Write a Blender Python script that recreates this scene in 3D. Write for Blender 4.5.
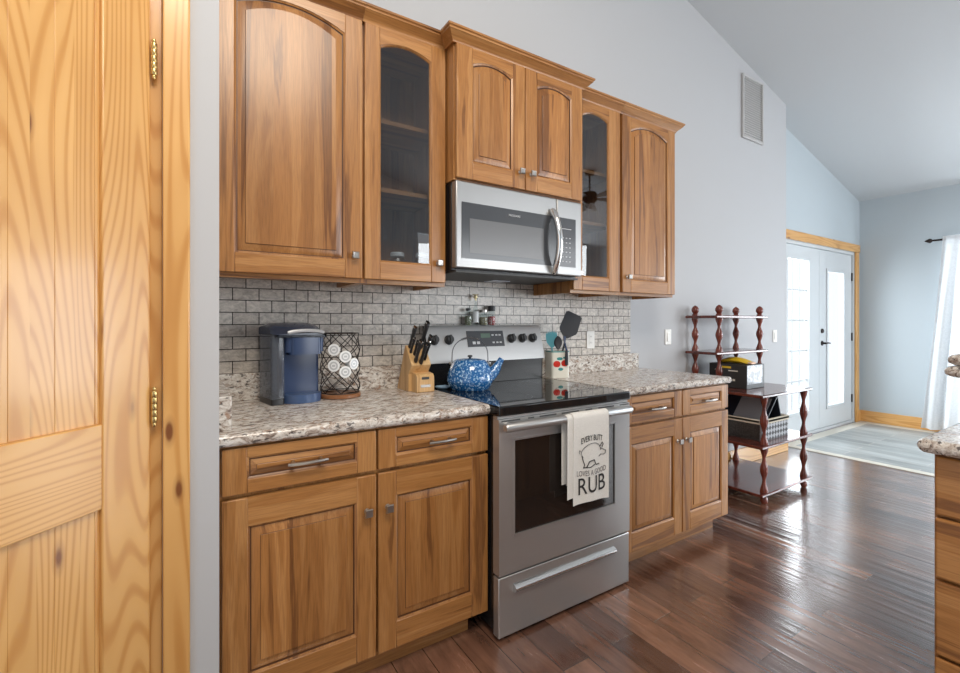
import bpy, bmesh, math, random
from mathutils import Vector, Matrix
random.seed(7)
PI = math.pi
C = bpy.context.scene.collection
for o in list(bpy.data.objects):
    bpy.data.objects.remove(o)

# ------------------------------------------------------------------ camera
TH = 1.0039
cam = bpy.data.cameras.new('camera')
cam.sensor_fit = 'HORIZONTAL'
cam.sensor_width = 36
cam.lens = 460 / 960 * 36
cam.shift_y = -(336.5 - 322.2) / 960
cam.clip_start = 0.02
cam_o = bpy.data.objects.new('camera', cam)
cam_o.location = (-1.0027, -2.1703, 1.24)
cam_o.rotation_euler = (PI / 2, 0, TH - PI / 2)
C.objects.link(cam_o)
bpy.context.scene.camera = cam_o

# ------------------------------------------------------------------ world, lights, exposure
sc = bpy.context.scene
sc.view_settings.view_transform = 'Standard'
sc.view_settings.look = 'None'
sc.view_settings.gamma = 1.0
sc.view_settings.use_curve_mapping = False
sc.view_settings.exposure = 0.04
w = bpy.data.worlds.new('world')
sc.world = w
w.use_nodes = True
bg = w.node_tree.nodes['Background']
bg.inputs[0].default_value = (0.86, 0.93, 1.0, 1)
bg.inputs[1].default_value = 1.25


def area(name, loc, target, sx, sy, power, col):
    l = bpy.data.lights.new(name, 'AREA')
    l.shape = 'RECTANGLE'
    l.size = sx
    l.size_y = sy
    l.energy = power
    l.color = col
    o = bpy.data.objects.new(name, l)
    o.location = loc
    d = Vector(target) - Vector(loc)
    o.rotation_euler = d.to_track_quat('-Z', 'Y').to_euler()
    C.objects.link(o)
    return o


area('window_daylight_far', (6.42, -1.85, 1.15), (0, -1.95, 0.9), 2.1, 2.1, 135, (0.86, 0.94, 1.0))
area('window_daylight_back', (4.4, -6.1, 1.7), (1.2, 0, 1.2), 3.4, 2.2, 150, (0.93, 0.97, 1.0))
area('french_door_daylight', (5.05, 0.75, 1.3), (4.6, -2.0, 0.2), 1.9, 2.2, 150, (0.88, 0.95, 1.0))
area('kitchen_ceiling_light', (-0.6, -2.7, 3.6), (-0.4, -1.2, 0.6), 1.4, 1.0, 72, (1.0, 0.90, 0.76))

# ------------------------------------------------------------------ materials
def newmat(name):
    m = bpy.data.materials.new(name)
    m.use_nodes = True
    nt = m.node_tree
    b = nt.nodes['Principled BSDF']
    return m, nt, b


def N(nt, t, **kw):
    n = nt.nodes.new(t)
    for k, v in kw.items():
        if k.startswith('i_'):
            n.inputs[k[2:]].default_value = v
        else:
            setattr(n, k, v)
    return n


def ramp(nt, stops):
    r = nt.nodes.new('ShaderNodeValToRGB')
    e = r.color_ramp.elements
    while len(e) < len(stops):
        e.new(0.5)
    for i, (p, c) in enumerate(stops):
        e[i].position = p
        e[i].color = (c[0], c[1], c[2], 1) if not isinstance(c, (int, float)) else (c, c, c, 1)
    return r


def math_n(nt, op, a=None, b=None):
    n = nt.nodes.new('ShaderNodeMath')
    n.operation = op
    for i, v in enumerate((a, b)):
        if v is None:
            continue
        if isinstance(v, (int, float)):
            n.inputs[i].default_value = v
        else:
            nt.links.new(v, n.inputs[i])
    return n.outputs[0]


def mixc(nt, fac, a, b, mode='MIX'):
    n = nt.nodes.new('ShaderNodeMix')
    n.data_type = 'RGBA'
    n.blend_type = mode
    L = nt.links
    for sock, v in ((n.inputs[0], fac), (n.inputs[6], a), (n.inputs[7], b)):
        if isinstance(v, (int, float)):
            sock.default_value = v
        elif isinstance(v, tuple):
            sock.default_value = (v[0], v[1], v[2], 1)
        else:
            L.new(v, sock)
    return n.outputs[2]


def obj_coords(nt, randomize=True):
    tc = nt.nodes.new('ShaderNodeTexCoord')
    out = tc.outputs['Object']
    if randomize:
        oi = nt.nodes.new('ShaderNodeObjectInfo')
        m = nt.nodes.new('ShaderNodeVectorMath')
        m.operation = 'SCALE'
        m.inputs[0].default_value = (13.7, 29.3, 7.9)
        nt.links.new(oi.outputs['Random'], m.inputs['Scale'])
        a = nt.nodes.new('ShaderNodeVectorMath')
        a.operation = 'ADD'
        nt.links.new(out, a.inputs[0])
        nt.links.new(m.outputs[0], a.inputs[1])
        out = a.outputs[0]
    return out


def simple(name, col, rough=0.5, metal=0.0, spec=0.5, coat=0.0, emit=None):
    m, nt, b = newmat(name)
    b.inputs['Base Color'].default_value = (*col, 1)
    b.inputs['Roughness'].default_value = rough
    b.inputs['Metallic'].default_value = metal
    b.inputs['Specular IOR Level'].default_value = spec
    b.inputs['Coat Weight'].default_value = coat
    if emit:
        b.inputs['Emission Color'].default_value = (*col, 1)
        b.inputs['Emission Strength'].default_value = emit
    return m


def wood(name, axis='Z', dark=(0.190, 0.072, 0.019), mid=(0.378, 0.163, 0.045), light=(0.490, 0.240, 0.082), boards=0.0, rough=0.33, tint=0.5):
    m, nt, b = newmat(name)
    L = nt.links
    co = obj_coords(nt)
    sep = N(nt, 'ShaderNodeSeparateXYZ')
    L.new(co, sep.inputs[0])
    ax = {'X': (0.8, 15, 15), 'Y': (15, 0.8, 15), 'Z': (15, 15, 0.8)}[axis]
    if boards:
        q = math_n(nt, 'FLOOR', math_n(nt, 'DIVIDE', sep.outputs['X'], boards))
        wn = N(nt, 'ShaderNodeTexWhiteNoise', noise_dimensions='1D')
        L.new(q, wn.inputs['W'])
        comb = N(nt, 'ShaderNodeCombineXYZ')
        L.new(math_n(nt, 'MULTIPLY', wn.outputs['Value'], 9.0), comb.inputs['Z'])
        add = N(nt, 'ShaderNodeVectorMath', operation='ADD')
        L.new(co, add.inputs[0])
        L.new(comb.outputs[0], add.inputs[1])
        co = add.outputs[0]
    mp = N(nt, 'ShaderNodeMapping')
    mp.inputs['Scale'].default_value = ax
    L.new(co, mp.inputs['Vector'])
    n1 = N(nt, 'ShaderNodeTexNoise', i_Scale=1.0, i_Detail=5.0, i_Roughness=0.55, i_Distortion=0.7)
    L.new(mp.outputs[0], n1.inputs['Vector'])
    # cathedral rings
    rings = math_n(nt, 'SINE', math_n(nt, 'MULTIPLY', n1.outputs['Fac'], 46.0))
    rings = math_n(nt, 'ADD', math_n(nt, 'MULTIPLY', rings, 0.06), n1.outputs['Fac'])
    r = ramp(nt, [(0.30, dark), (0.47, mid), (0.70, light)])
    L.new(rings, r.inputs[0])
    mp2 = N(nt, 'ShaderNodeMapping')
    mp2.inputs['Scale'].default_value = tuple(14.0 if v < 1 else 330.0 for v in ax)
    L.new(co, mp2.inputs['Vector'])
    n2 = N(nt, 'ShaderNodeTexNoise', i_Scale=1.0, i_Detail=2.0)
    L.new(mp2.outputs[0], n2.inputs['Vector'])
    r2 = ramp(nt, [(0.36, 0.66), (0.56, 1.0)])
    L.new(n2.outputs['Fac'], r2.inputs[0])
    col = mixc(nt, tint, r.outputs[0], r2.outputs[0], 'MULTIPLY')
    if boards:
        r3 = ramp(nt, [(0.0, (0.82, 0.78, 0.73)), (1.0, (1.12, 1.1, 1.08))])
        L.new(wn.outputs['Value'], r3.inputs[0])
        col = mixc(nt, 1.0, col, r3.outputs[0], 'MULTIPLY')
    L.new(col, b.inputs['Base Color'])
    b.inputs['Roughness'].default_value = rough
    b.inputs['Coat Weight'].default_value = 0.18
    b.inputs['Coat Roughness'].default_value = 0.2
    bp = N(nt, 'ShaderNodeBump', i_Strength=0.08, i_Distance=0.002)
    L.new(n2.outputs['Fac'], bp.inputs['Height'])
    L.new(bp.outputs[0], b.inputs['Normal'])
    return m


def pine(name, axis='Z', boards=0.0):
    m, nt, b = newmat(name)
    L = nt.links
    co = obj_coords(nt)
    sep = N(nt, 'ShaderNodeSeparateXYZ')
    L.new(co, sep.inputs[0])
    src = co
    if boards:
        q = math_n(nt, 'FLOOR', math_n(nt, 'DIVIDE', sep.outputs['X'], boards))
        wn = N(nt, 'ShaderNodeTexWhiteNoise', noise_dimensions='1D')
        L.new(q, wn.inputs['W'])
        comb = N(nt, 'ShaderNodeCombineXYZ')
        L.new(math_n(nt, 'MULTIPLY', wn.outputs['Value'], 7.0), comb.inputs['Z'])
        add = N(nt, 'ShaderNodeVectorMath', operation='ADD')
        L.new(co, add.inputs[0])
        L.new(comb.outputs[0], add.inputs[1])
        src = add.outputs[0]
    sc_ = {'X': (0.45, 6, 6), 'Y': (6, 0.45, 6), 'Z': (6, 6, 0.45)}[axis]
    mp = N(nt, 'ShaderNodeMapping')
    mp.inputs['Scale'].default_value = sc_
    L.new(src, mp.inputs['Vector'])
    n1 = N(nt, 'ShaderNodeTexNoise', i_Scale=1.0, i_Detail=1.0, i_Roughness=0.3, i_Distortion=0.15)
    L.new(mp.outputs[0], n1.inputs['Vector'])
    s = math_n(nt, 'SINE', math_n(nt, 'MULTIPLY', n1.outputs['Fac'], 210.0))
    r = ramp(nt, [(0.0, (0.72, 0.415, 0.150)), (0.6, (0.695, 0.39, 0.135)), (1.0, (0.585, 0.29, 0.083))])
    L.new(math_n(nt, 'ADD', math_n(nt, 'MULTIPLY', s, 0.5), 0.5), r.inputs[0])
    big = N(nt, 'ShaderNodeTexNoise', i_Scale=2.2, i_Detail=2.0)
    L.new(src, big.inputs['Vector'])
    rb = ramp(nt, [(0.35, (0.92, 0.86, 0.78)), (0.65, (1.05, 1.04, 1.03))])
    L.new(big.outputs['Fac'], rb.inputs[0])
    col = mixc(nt, 1.0, r.outputs[0], rb.outputs[0], 'MULTIPLY')
    # knots
    kx = {'X': (4.0, 12, 12), 'Y': (12, 4.0, 12), 'Z': (12, 12, 4.0)}[axis]
    mk = N(nt, 'ShaderNodeMapping')
    mk.inputs['Scale'].default_value = kx
    L.new(src, mk.inputs['Vector'])
    v = N(nt, 'ShaderNodeTexVoronoi', i_Scale=1.0)
    L.new(mk.outputs[0], v.inputs['Vector'])
    sepc = N(nt, 'ShaderNodeSeparateColor')
    L.new(v.outputs['Color'], sepc.inputs[0])
    keep = math_n(nt, 'GREATER_THAN', sepc.outputs[0], 0.45)
    rk = ramp(nt, [(0.0, 1.0), (0.075, 0.95), (0.12, 0.3), (0.2, 0.0)])
    L.new(v.outputs['Distance'], rk.inputs[0])
    col = mixc(nt, math_n(nt, 'MULTIPLY', keep, rk.outputs[0]), col, (0.20, 0.065, 0.018))
    L.new(col, b.inputs['Base Color'])
    b.inputs['Roughness'].default_value = 0.30
    b.inputs['Coat Weight'].default_value = 0.25
    b.inputs['Coat Roughness'].default_value = 0.12
    return m


def granite(name):
    m, nt, b = newmat(name)
    L = nt.links
    co = obj_coords(nt, False)
    mp = N(nt, 'ShaderNodeMapping')
    mp.inputs['Scale'].default_value = (0.75, 1.6, 1.4)
    mp.inputs['Rotation'].default_value = (0.3, 0.2, 0.5)
    L.new(co, mp.inputs['Vector'])
    n1 = N(nt, 'ShaderNodeTexNoise', i_Scale=34.0, i_Detail=6.0, i_Roughness=0.72, i_Distortion=0.9)
    L.new(mp.outputs[0], n1.inputs['Vector'])
    r1 = ramp(nt, [(0.30, (0.10, 0.065, 0.05)), (0.42, (0.34, 0.27, 0.225)), (0.50, (0.60, 0.545, 0.49)), (0.62, (0.78, 0.75, 0.71)), (0.75, (0.86, 0.84, 0.81))])
    L.new(n1.outputs['Fac'], r1.inputs[0])
    n2 = N(nt, 'ShaderNodeTexNoise', i_Scale=64.0, i_Detail=4.0, i_Roughness=0.6, i_Distortion=0.4)
    L.new(mp.outputs[0], n2.inputs['Vector'])
    r2 = ramp(nt, [(0.36, 1.0), (0.43, 0.0)])
    L.new(n2.outputs['Fac'], r2.inputs[0])
    col = mixc(nt, math_n(nt, 'MULTIPLY', r2.outputs[0], 0.85), r1.outputs[0], (0.045, 0.035, 0.035))
    n3 = N(nt, 'ShaderNodeTexNoise', i_Scale=38.0, i_Detail=3.0)
    L.new(co, n3.inputs['Vector'])
    r3 = ramp(nt, [(0.62, 0.0), (0.69, 0.8)])
    L.new(n3.outputs['Fac'], r3.inputs[0])
    col = mixc(nt, r3.outputs[0], col, (0.34, 0.20, 0.13))
    L.new(col, b.inputs['Base Color'])
    b.inputs['Roughness'].default_value = 0.16
    return m


def brick(name, swap, bw, rh, off, mortar, c1, c2, cm, rough, ms_smooth=0.1, nscale=(30, 30, 30), namp=0.35, bump=0.3, ripple=False, coat=0.0):
    """swap: 'xz' for walls, 'yx' for planks that run along y"""
    m, nt, b = newmat(name)
    L = nt.links
    co = obj_coords(nt, False)
    sep = N(nt, 'ShaderNodeSeparateXYZ')
    L.new(co, sep.inputs[0])
    comb = N(nt, 'ShaderNodeCombineXYZ')
    a, c = {'xz': ('X', 'Z'), 'yx': ('Y', 'X'), 'xy': ('X', 'Y')}[swap]
    L.new(sep.outputs[a], comb.inputs['X'])
    L.new(sep.outputs[c], comb.inputs['Y'])
    br = N(nt, 'ShaderNodeTexBrick', offset=off)
    br.inputs['Scale'].default_value = 1.0
    br.inputs['Brick Width'].default_value = bw
    br.inputs['Row Height'].default_value = rh
    br.inputs['Mortar Size'].default_value = mortar
    br.inputs['Mortar Smooth'].default_value = ms_smooth
    br.inputs['Color1'].default_value = (*c1, 1)
    br.inputs['Color2'].default_value = (*c2, 1)
    br.inputs['Mortar'].default_value = (*cm, 1)
    L.new(comb.outputs[0], br.inputs['Vector'])
    mp = N(nt, 'ShaderNodeMapping')
    mp.inputs['Scale'].default_value = nscale
    L.new(co, mp.inputs['Vector'])
    n = N(nt, 'ShaderNodeTexNoise', i_Scale=1.0, i_Detail=6.0, i_Roughness=0.65, i_Distortion=0.6)
    L.new(mp.outputs[0], n.inputs['Vector'])
    r = ramp(nt, [(0.3, 1.0 - namp), (0.7, 1.0 + namp * 0.6)])
    L.new(n.outputs['Fac'], r.inputs[0])
    col = mixc(nt, 1.0, br.outputs['Color'], r.outputs[0], 'MULTIPLY')
    L.new(col, b.inputs['Base Color'])
    b.inputs['Roughness'].default_value = rough
    b.inputs['Coat Weight'].default_value = coat
    b.inputs['Coat Roughness'].default_value = 0.17
    b.inputs['Coat IOR'].default_value = 1.9
    h = math_n(nt, 'MULTIPLY', br.outputs['Fac'], -1.0)
    if ripple:
        mr = N(nt, 'ShaderNodeMapping')
        mr.inputs['Scale'].default_value = (30.0, 0.35, 1)
        L.new(co, mr.inputs['Vector'])
        nr = N(nt, 'ShaderNodeTexNoise', i_Scale=1.0, i_Detail=2.0, i_Roughness=0.5)
        L.new(mr.outputs[0], nr.inputs['Vector'])
        h = math_n(nt, 'ADD', math_n(nt, 'MULTIPLY', h, 0.45), math_n(nt, 'MULTIPLY', nr.outputs['Fac'], 1.5))
        L.new(math_n(nt, 'ADD', math_n(nt, 'MULTIPLY', n.outputs['Fac'], 0.16), rough - 0.08), b.inputs['Roughness'])
    else:
        h = math_n(nt, 'ADD', h, math_n(nt, 'MULTIPLY', n.outputs['Fac'], 0.4))
    bp = N(nt, 'ShaderNodeBump', i_Strength=bump, i_Distance=0.003)
    L.new(h, bp.inputs['Height'])
    L.new(bp.outputs[0], b.inputs['Normal'])
    L.new(bp.outputs[0], b.inputs['Coat Normal'])
    return m


def paint(name, col, rough=0.6):
    m, nt, b = newmat(name)
    co = obj_coords(nt, False)
    n = N(nt, 'ShaderNodeTexNoise', i_Scale=140.0, i_Detail=2.0)
    nt.links.new(co, n.inputs['Vector'])
    bp = N(nt, 'ShaderNodeBump', i_Strength=0.05, i_Distance=0.002)
    nt.links.new(n.outputs['Fac'], bp.inputs['Height'])
    nt.links.new(bp.outputs[0], b.inputs['Normal'])
    b.inputs['Base Color'].default_value = (*col, 1)
    b.inputs['Roughness'].default_value = rough
    b.inputs['Specular IOR Level'].default_value = 0.3
    return m


def steel(name, axis='X', base=(0.50, 0.495, 0.49), rough=0.35):
    m, nt, b = newmat(name)
    co = obj_coords(nt, False)
    mp = N(nt, 'ShaderNodeMapping')
    mp.inputs['Scale'].default_value = (1.5, 240, 240) if axis == 'X' else (240, 240, 1.5)
    nt.links.new(co, mp.inputs['Vector'])
    n = N(nt, 'ShaderNodeTexNoise', i_Scale=1.0, i_Detail=2.0)
    nt.links.new(mp.outputs[0], n.inputs['Vector'])
    r = ramp(nt, [(0.3, rough - 0.03), (0.7, rough + 0.04)])
    nt.links.new(n.outputs['Fac'], r.inputs[0])
    nt.links.new(r.outputs[0], b.inputs['Roughness'])
    b.inputs['Base Color'].default_value = (*base, 1)
    b.inputs['Metallic'].default_value = 0.78
    return m


def pane_glass(name, ior=1.5, tint=(1, 1, 1), rough=0.0):
    m, nt, b = newmat(name)
    nt.nodes.remove(b)
    out = nt.nodes['Material Output']
    t = N(nt, 'ShaderNodeBsdfTransparent')
    t.inputs[0].default_value = (*tint, 1)
    g = N(nt, 'ShaderNodeBsdfGlossy')
    g.inputs['Roughness'].default_value = rough
    f = N(nt, 'ShaderNodeFresnel')
    f.inputs['IOR'].default_value = ior
    gm = N(nt, 'ShaderNodeNewGeometry')
    fac = math_n(nt, 'MULTIPLY', f.outputs[0], math_n(nt, 'SUBTRACT', 1.0, gm.outputs['Backfacing']))
    mx = N(nt, 'ShaderNodeMixShader')
    nt.links.new(fac, mx.inputs[0])
    nt.links.new(t.outputs[0], mx.inputs[1])
    nt.links.new(g.outputs[0], mx.inputs[2])
    nt.links.new(mx.outputs[0], out.inputs[0])
    return m


def speckle(name, base, spot, scale=60, th=0.55, rough=0.12):
    m, nt, b = newmat(name)
    co = obj_coords(nt, False)
    n = N(nt, 'ShaderNodeTexNoise', i_Scale=scale, i_Detail=3.0, i_Roughness=0.6)
    nt.links.new(co, n.inputs['Vector'])
    r = ramp(nt, [(th, base), (th + 0.07, spot)])
    nt.links.new(n.outputs['Fac'], r.inputs[0])
    nt.links.new(r.outputs[0], b.inputs['Base Color'])
    b.inputs['Roughness'].default_value = rough
    b.inputs['Coat Weight'].default_value = 0.5
    return m


def fabric(name, col, scale=400, trans=0.0):
    m, nt, b = newmat(name)
    co = obj_coords(nt, False)
    n = N(nt, 'ShaderNodeTexNoise', i_Scale=scale, i_Detail=2.0)
    nt.links.new(co, n.inputs['Vector'])
    r = ramp(nt, [(0.3, tuple(c * 0.85 for c in col)), (0.7, col)])
    nt.links.new(n.outputs['Fac'], r.inputs[0])
    nt.links.new(r.outputs[0], b.inputs['Base Color'])
    b.inputs['Roughness'].default_value = 0.9
    b.inputs['Specular IOR Level'].default_value = 0.1
    if trans:
        t = N(nt, 'ShaderNodeBsdfTranslucent')
        t.inputs[0].default_value = (*col, 1)
        mx = N(nt, 'ShaderNodeMixShader')
        mx.inputs[0].default_value = trans
        nt.links.new(b.outputs[0], mx.inputs[1])
        nt.links.new(t.outputs[0], mx.inputs[2])
        nt.links.new(mx.outputs[0], nt.nodes['Material Output'].inputs[0])
    return m


M = {}
M['oak_v'] = wood('oak_vertical', 'Z')
M['oak_h'] = wood('oak_horizontal', 'X')
M['oak_y'] = wood('oak_depth', 'Y')
M['oak_p'] = wood('oak_glued_boards', 'Z', boards=0.105)
M['oak_glaze'] = simple('dark_glaze_line', (0.10, 0.038, 0.013), 0.4)
M['oak_dark'] = simple('cabinet_gap', (0.05, 0.022, 0.01), 0.6)
M['pine_v'] = pine('pine_vertical', 'Z')
M['pine_h'] = pine('pine_horizontal', 'X')
M['pine_y'] = pine('pine_depth', 'Y')
M['pine_p'] = pine('pine_boards', 'Z', boards=0.0845)
M['granite'] = granite('granite')
M['tile'] = brick('subway_tile', 'xz', 0.1, 0.0510, 0.5, 0.0022, (0.53, 0.475, 0.42), (0.66, 0.605, 0.545), (0.045, 0.036, 0.03), 0.26, nscale=(42, 42, 66), namp=0.42, ms_smooth=0.25, bump=0.5)
M['floor'] = brick('hardwood_planks', 'yx', 0.95, 0.125, 0.37, 0.0016, (0.085, 0.037, 0.025), (0.275, 0.135, 0.086), (0.016, 0.008, 0.006), 0.25, nscale=(17, 3.0, 10), namp=0.5, bump=0.6, ripple=True, coat=1.0)
M['entry'] = brick('entry_plank_tile', 'yx', 0.9, 0.15, 0.4, 0.003, (0.23, 0.25, 0.25), (0.36, 0.38, 0.375), (0.5, 0.48, 0.44), 0.35, nscale=(14, 2, 10), namp=0.3)
M['entry_border'] = paint('entry_border_tile', (0.62, 0.58, 0.50), 0.4)
M['wall'] = paint('wall_paint', (0.50, 0.505, 0.52))
M['wall_blue'] = paint('wall_paint_blue', (0.49, 0.545, 0.58))
M['ceiling'] = paint('ceiling_paint', (0.60, 0.625, 0.645), 0.8)
M['white'] = paint('white_paint', (0.60, 0.63, 0.65), 0.35)
M['plate'] = simple('plate_plastic', (0.82, 0.80, 0.76), 0.35)
M['slot'] = simple('slot_dark', (0.05, 0.05, 0.05), 0.5)
M['steel'] = steel('brushed_steel')
M['steel_dim'] = steel('brushed_steel_dimmed', base=(0.36, 0.355, 0.35))  # same stainless as the range, base darkened to offset the bright window reflection
M['steel_v'] = steel('brushed_steel_vertical', 'Z')
M['chrome'] = simple('polished_steel', (0.78, 0.77, 0.75), 0.14, 1.0)
M['nickel'] = simple('satin_nickel', (0.42, 0.39, 0.36), 0.30, 1.0)
M['brass'] = simple('antique_brass', (0.62, 0.44, 0.18), 0.28, 1.0)
M['darkwire'] = simple('grey_wire', (0.20, 0.19, 0.19), 0.3, 1.0)
M['iron'] = simple('black_iron', (0.03, 0.022, 0.02), 0.4, 0.7)
M['black'] = simple('black_enamel', (0.012, 0.012, 0.013), 0.25)
M['blackmat'] = simple('black_plastic', (0.022, 0.022, 0.024), 0.42)
M['blackglass'] = simple('black_ceramic_glass', (0.010, 0.010, 0.011), 0.035, 0, 0.6)
M['ovenglass'] = simple('oven_window_glass', (0.018, 0.013, 0.011), 0.05, 0, 0.7)
M['mwglass'] = simple('microwave_window_mesh', (0.13, 0.13, 0.135), 0.22, 0, 0.5)
M['mwpanel'] = simple('microwave_dark_panel', (0.055, 0.058, 0.065), 0.16, 0, 0.5)
M['grey'] = simple('grey_print', (0.55, 0.56, 0.58), 0.5)
M['ringgrey'] = simple('burner_print', (0.05, 0.05, 0.052), 0.2)
M['lcd'] = simple('clock_display', (0.10, 0.16, 0.12), 0.2)
M['glass'] = pane_glass('cabinet_glass', 2.2, (0.74, 0.76, 0.78))  # grey pane tint stands in for the shade inside the cabinets
M['doorglass'] = pane_glass('door_glass', 1.45)
M['jarglass'] = pane_glass('jar_glass', 1.5, (0.86, 0.90, 0.90))
M['tank'] = pane_glass('tank_plastic', 1.45, (0.72, 0.76, 0.80), 0.05)
def tank_mat():
    m = pane_glass('tank_smoky_plastic', 1.45, (0.60, 0.64, 0.70), 0.05)
    nt = m.node_tree
    out = nt.nodes['Material Output']
    src = out.inputs[0].links[0].from_socket
    d = N(nt, 'ShaderNodeBsdfDiffuse')
    d.inputs[0].default_value = (0.30, 0.32, 0.36, 1)
    mx = N(nt, 'ShaderNodeMixShader')
    mx.inputs[0].default_value = 0.22
    nt.links.new(src, mx.inputs[1])
    nt.links.new(d.outputs[0], mx.inputs[2])
    nt.links.new(mx.outputs[0], out.inputs[0])
    return m


M['tank'] = tank_mat()
M['lidnavy'] = simple('smoky_navy_lid', (0.035, 0.045, 0.075), 0.16)
M['navy'] = simple('navy_plastic', (0.026, 0.047, 0.112), 0.24)
M['navy2'] = simple('navy_tray', (0.055, 0.095, 0.20), 0.35)
M['silver'] = simple('silver_trim', (0.62, 0.64, 0.67), 0.35, 0.6)
M['podwhite'] = simple('pod_white', (0.85, 0.85, 0.84), 0.4)
M['podfoil'] = simple('pod_foil_print', (0.55, 0.55, 0.56), 0.35, 0.3)
M['block'] = wood('knife_block_wood', 'Z', (0.50, 0.26, 0.09), (0.66, 0.40, 0.17), (0.74, 0.49, 0.24), rough=0.4, tint=0.25)
M['turntable'] = wood('turntable_wood', 'X', (0.14, 0.045, 0.015), (0.30, 0.12, 0.045), (0.40, 0.18, 0.07))
M['kettle'] = speckle('blue_speckled_enamel', (0.014, 0.125, 0.36), (0.40, 0.62, 0.85), 95, 0.53)
M['restblue'] = simple('pale_blue_glaze', (0.30, 0.44, 0.58), 0.15)
M['crock'] = simple('cream_glaze', (0.80, 0.77, 0.68), 0.15)
M['red'] = simple('red_glaze', (0.62, 0.035, 0.02), 0.2)
M['teal'] = simple('teal_silicone', (0.10, 0.40, 0.48), 0.4)
M['tealdark'] = simple('teal_glaze', (0.05, 0.28, 0.28), 0.2)
M['silicone'] = simple('charcoal_silicone', (0.045, 0.047, 0.055), 0.45)
M['towel'] = fabric('towel_cotton', (0.84, 0.81, 0.765), 300)
M['ink'] = simple('towel_ink', (0.03, 0.027, 0.027), 0.9)
M['ink2'] = simple('towel_ink_grey', (0.22, 0.2, 0.2), 0.9)
M['curtain'] = fabric('sheer_white_curtain', (0.90, 0.91, 0.92), 60, 0.45)
M['cherry'] = wood('cherry_stain', 'Z', (0.075, 0.013, 0.008), (0.17, 0.034, 0.021), (0.24, 0.055, 0.034), rough=0.2)
M['cherry_h'] = wood('cherry_stain_shelf', 'X', (0.06, 0.012, 0.008), (0.125, 0.030, 0.021), (0.17, 0.045, 0.032), rough=0.14)
M['boxdark'] = simple('dark_carton', (0.035, 0.035, 0.035), 0.45)
M['boxgrey'] = speckle('silver_printed_carton', (0.07, 0.075, 0.085), (0.42, 0.44, 0.48), 24, 0.46, 0.5)
M['yellow'] = simple('yellow_wrap', (0.80, 0.52, 0.02), 0.35)
M['peach'] = simple('peach_wrap', (0.80, 0.50, 0.32), 0.5)
M['violet'] = simple('violet_print', (0.18, 0.14, 0.42), 0.5)
M['cream'] = fabric('cream_liner', (0.72, 0.66, 0.54), 200)
M['binder'] = simple('dark_binder', (0.025, 0.030, 0.045), 0.35)
M['paper'] = simple('grey_papers', (0.42, 0.42, 0.44), 0.6)
M['herb'] = speckle('dried_herbs', (0.16, 0.17, 0.09), (0.36, 0.36, 0.25), 160, 0.5, 0.8)
M['spice'] = speckle('mixed_peppercorns', (0.24, 0.20, 0.12), (0.42, 0.36, 0.22), 170, 0.5, 0.8)
M['redspice'] = speckle('red_flakes', (0.50, 0.04, 0.05), (0.75, 0.62, 0.58), 110, 0.52, 0.7)
M['gold'] = simple('pale_gold', (0.78, 0.66, 0.38), 0.3, 0.7)
M['milk'] = simple('cream_contents', (0.78, 0.68, 0.48), 0.6)
M['lampglass'] = simple('hood_lamp_lens', (0.62, 0.68, 0.80), 0.2)
M['ventgrey'] = paint('vent_grille', (0.50, 0.495, 0.49), 0.5)
M['ventlight'] = paint('vent_louver', (0.66, 0.65, 0.64), 0.5)
M['fan'] = wood('fan_blade', 'X', (0.02, 0.012, 0.008), (0.05, 0.025, 0.015), (0.07, 0.04, 0.02))


def wicker():
    m, nt, b = newmat('black_wicker')
    co = obj_coords(nt, False)
    mp = N(nt, 'ShaderNodeMapping')
    mp.inputs['Rotation'].default_value = (0, PI / 4, 0)
    nt.links.new(co, mp.inputs['Vector'])
    ck = N(nt, 'ShaderNodeTexChecker', i_Scale=36.0)
    ck.inputs[1].default_value = (0.02, 0.02, 0.022, 1)
    ck.inputs[2].default_value = (0.42, 0.43, 0.46, 1)
    nt.links.new(mp.outputs[0], ck.inputs['Vector'])
    nt.links.new(ck.outputs[0], b.inputs['Base Color'])
    b.inputs['Roughness'].default_value = 0.5
    return m


M['wicker'] = wicker()
M['wickerplain'] = speckle('dark_wicker_side', (0.022, 0.020, 0.020), (0.05, 0.048, 0.048), 120, 0.5, 0.6)

# ------------------------------------------------------------------ mesh building
ORG = {}


def tagit(o, label=None, cat=None, group=None, kind=None):
    if label:
        o['label'] = label
    if cat:
        o['category'] = cat
    if group:
        o['group'] = group
    if kind:
        o['kind'] = kind
    return o


def thing(name, loc, label, cat, group=None, rz=0.0, local=False, kind=None):
    o = bpy.data.objects.new(name, None)
    o.empty_display_size = 0.05
    C.objects.link(o)
    o.location = loc
    o.rotation_euler = (0, 0, rz)
    ORG[o] = Vector((0, 0, 0)) if local else Vector(loc)
    return tagit(o, label, cat, group, kind)


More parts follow.
